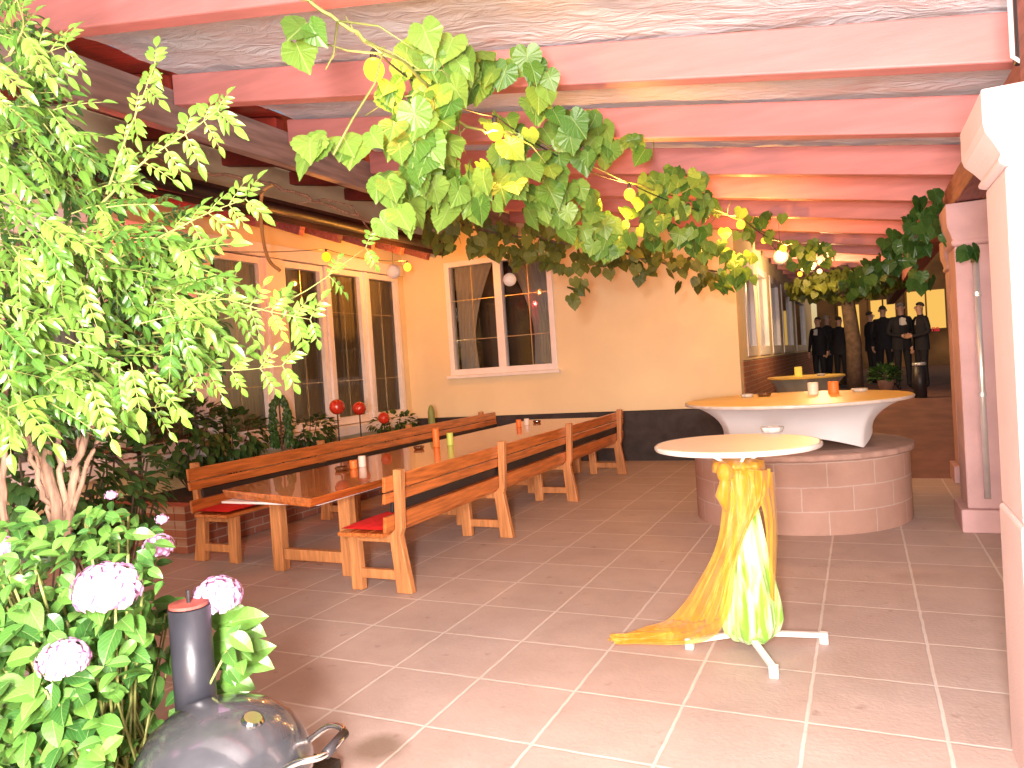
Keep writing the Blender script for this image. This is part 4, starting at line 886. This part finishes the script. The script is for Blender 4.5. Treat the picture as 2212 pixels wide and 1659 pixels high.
for px,Z,lb_,s in((1805,12.6,'leafy potted plant left of the dark trunk',.28),(1912,13.4,'smaller leafy potted plant right of the dark trunk',.2)):
    v=at(px,800,Z); zf=.0 if v.x<-.1 else rampz(v.y); t=thing('potted_plant',(v.x,v.y,zf),lb_,'potted plant')
    MB().lathe([(.10,.0),(.14,.28),(.15,.3),(.12,.29)],(v.x,v.y,zf+.002),20).build('pot',K['pot'],t,smooth=True)
    f=MB()
    for i in range(140):
        w_=rv(); w_.z=abs(w_.z); oval_leaf(f,Vector((v.x,v.y,zf+.3))+w_*s*1.2,w_+rv()*.4,Vector((0,0,1))+rv()*.5,.13,.3,random.random(),seg=3)
    f.build('foliage',K['bush'],t)
v=at(1988,840,12.6); zf=rampz(v.y)
t=thing('ash_bin',(v.x,v.y,zf),'slim dark metal standing ash bin on the ramp','bin')
MB().lathe([(.1,.0),(.1,.55)],(v.x,v.y,zf+.002),20).build('body',K['iron'],t,smooth=True); MB().lathe([(.105,.55),(.11,.58),(.09,.6),(.02,.59)],(v.x,v.y,zf+.002),20).build('top',K['zinc'],t,smooth=True)
fb=thing('distant_building',(3,31,.6),'dim ochre building across the street with warmly lit windows','building')
MB().box(-1.5,16,32,32.4,.0,9).build('wall',K['farwall'],fb)
for xx,ww,za,zz in((-.8,.9,1.6,3.2),(.35,1.0,1.9,3.3),(1.6,1.4,1.9,3.5),(3.2,.9,1.6,3.6),(4.3,1.5,1.9,3.5),(6.1,1.5,1.9,3.3)):
    wi=MB().box(xx,xx+ww,31.93,31.99,za,zz).build('window',K['farwall'],fb); MB().box(xx+.08,xx+ww/2-.03,31.9,31.925,za+.08,zz-.08).box(xx+ww/2+.03,xx+ww-.08,31.9,31.925,za+.08,zz-.08).build('pane',K['litwin'],wi)
random.seed(8)
hg=thing('dark_hedge',(4.5,10,0),'dark hedge outside beyond the stone columns','hedge')
f=MB()
for i in range(1400):
    p=Vector((random.uniform(3.6,4.1),random.uniform(2,19),random.uniform(0,3.8))); oval_leaf(f,p,rv(),Vector((-1,0,.5))+rv(),.22,.35,random.random(),seg=3)
f.build('foliage',K['bush'],hg); MB().box(4.0,4.4,2,19,0,3.6).build('branches',K['bark'],hg)
cu=bpy.data.curves.new('letters','FONT'); cu.body='na'; cu.size=.2; cu.extrude=.005; to=bpy.data.objects.new('letters',cu); C.objects.link(to); bpy.context.view_layer.update()
me=bpy.data.meshes.new_from_object(to.evaluated_get(bpy.context.evaluated_depsgraph_get())); bpy.data.objects.remove(to); me.materials.clear(); me.materials.append(K['neon'])
no=bpy.data.objects.new('neon_sign',me); C.objects.link(no)
no.location=at(2012,716,16.5); no.rotation_euler=(R(90),0,R(25)); tag(no,'small glowing red letters beyond the standing people','sign')
# ------------------------------------------------------------ light
wd=bpy.data.worlds.new('World'); bpy.context.scene.world=wd; wd.use_nodes=True; nt=wd.node_tree
sk=nt.nodes.new('ShaderNodeTexSky'); sk.sky_type='NISHITA'; sk.sun_disc=False; sk.sun_elevation=R(8); sk.sun_rotation=R(180-25)
mx=nt.nodes.new('ShaderNodeMix'); mx.data_type='RGBA'; mx.blend_type='MULTIPLY'; mx.inputs['Factor'].default_value=1; mx.inputs['B'].default_value=(1,.80,.74,1)
bg=nt.nodes['Background']; bg.inputs[1].default_value=.15; nt.links.new(sk.outputs[0],mx.inputs['A']); nt.links.new(mx.outputs['Result'],bg.inputs[0])
sl=bpy.data.lights.new('sun','SUN'); sl.energy=.4; sl.angle=R(10); sl.color=(1,.9,.84); so=bpy.data.objects.new('sun',sl); C.objects.link(so)
d=(fh*math.cos(R(8))-up*math.sin(R(8))-rh*.12); so.rotation_euler=d.to_track_quat('-Z','Y').to_euler()
sc=bpy.context.scene; sc.view_settings.view_transform='Standard'; sc.view_settings.look='None'; sc.view_settings.exposure=0
for o in bpy.data.objects:
    if '_w' in o: del o['_w']
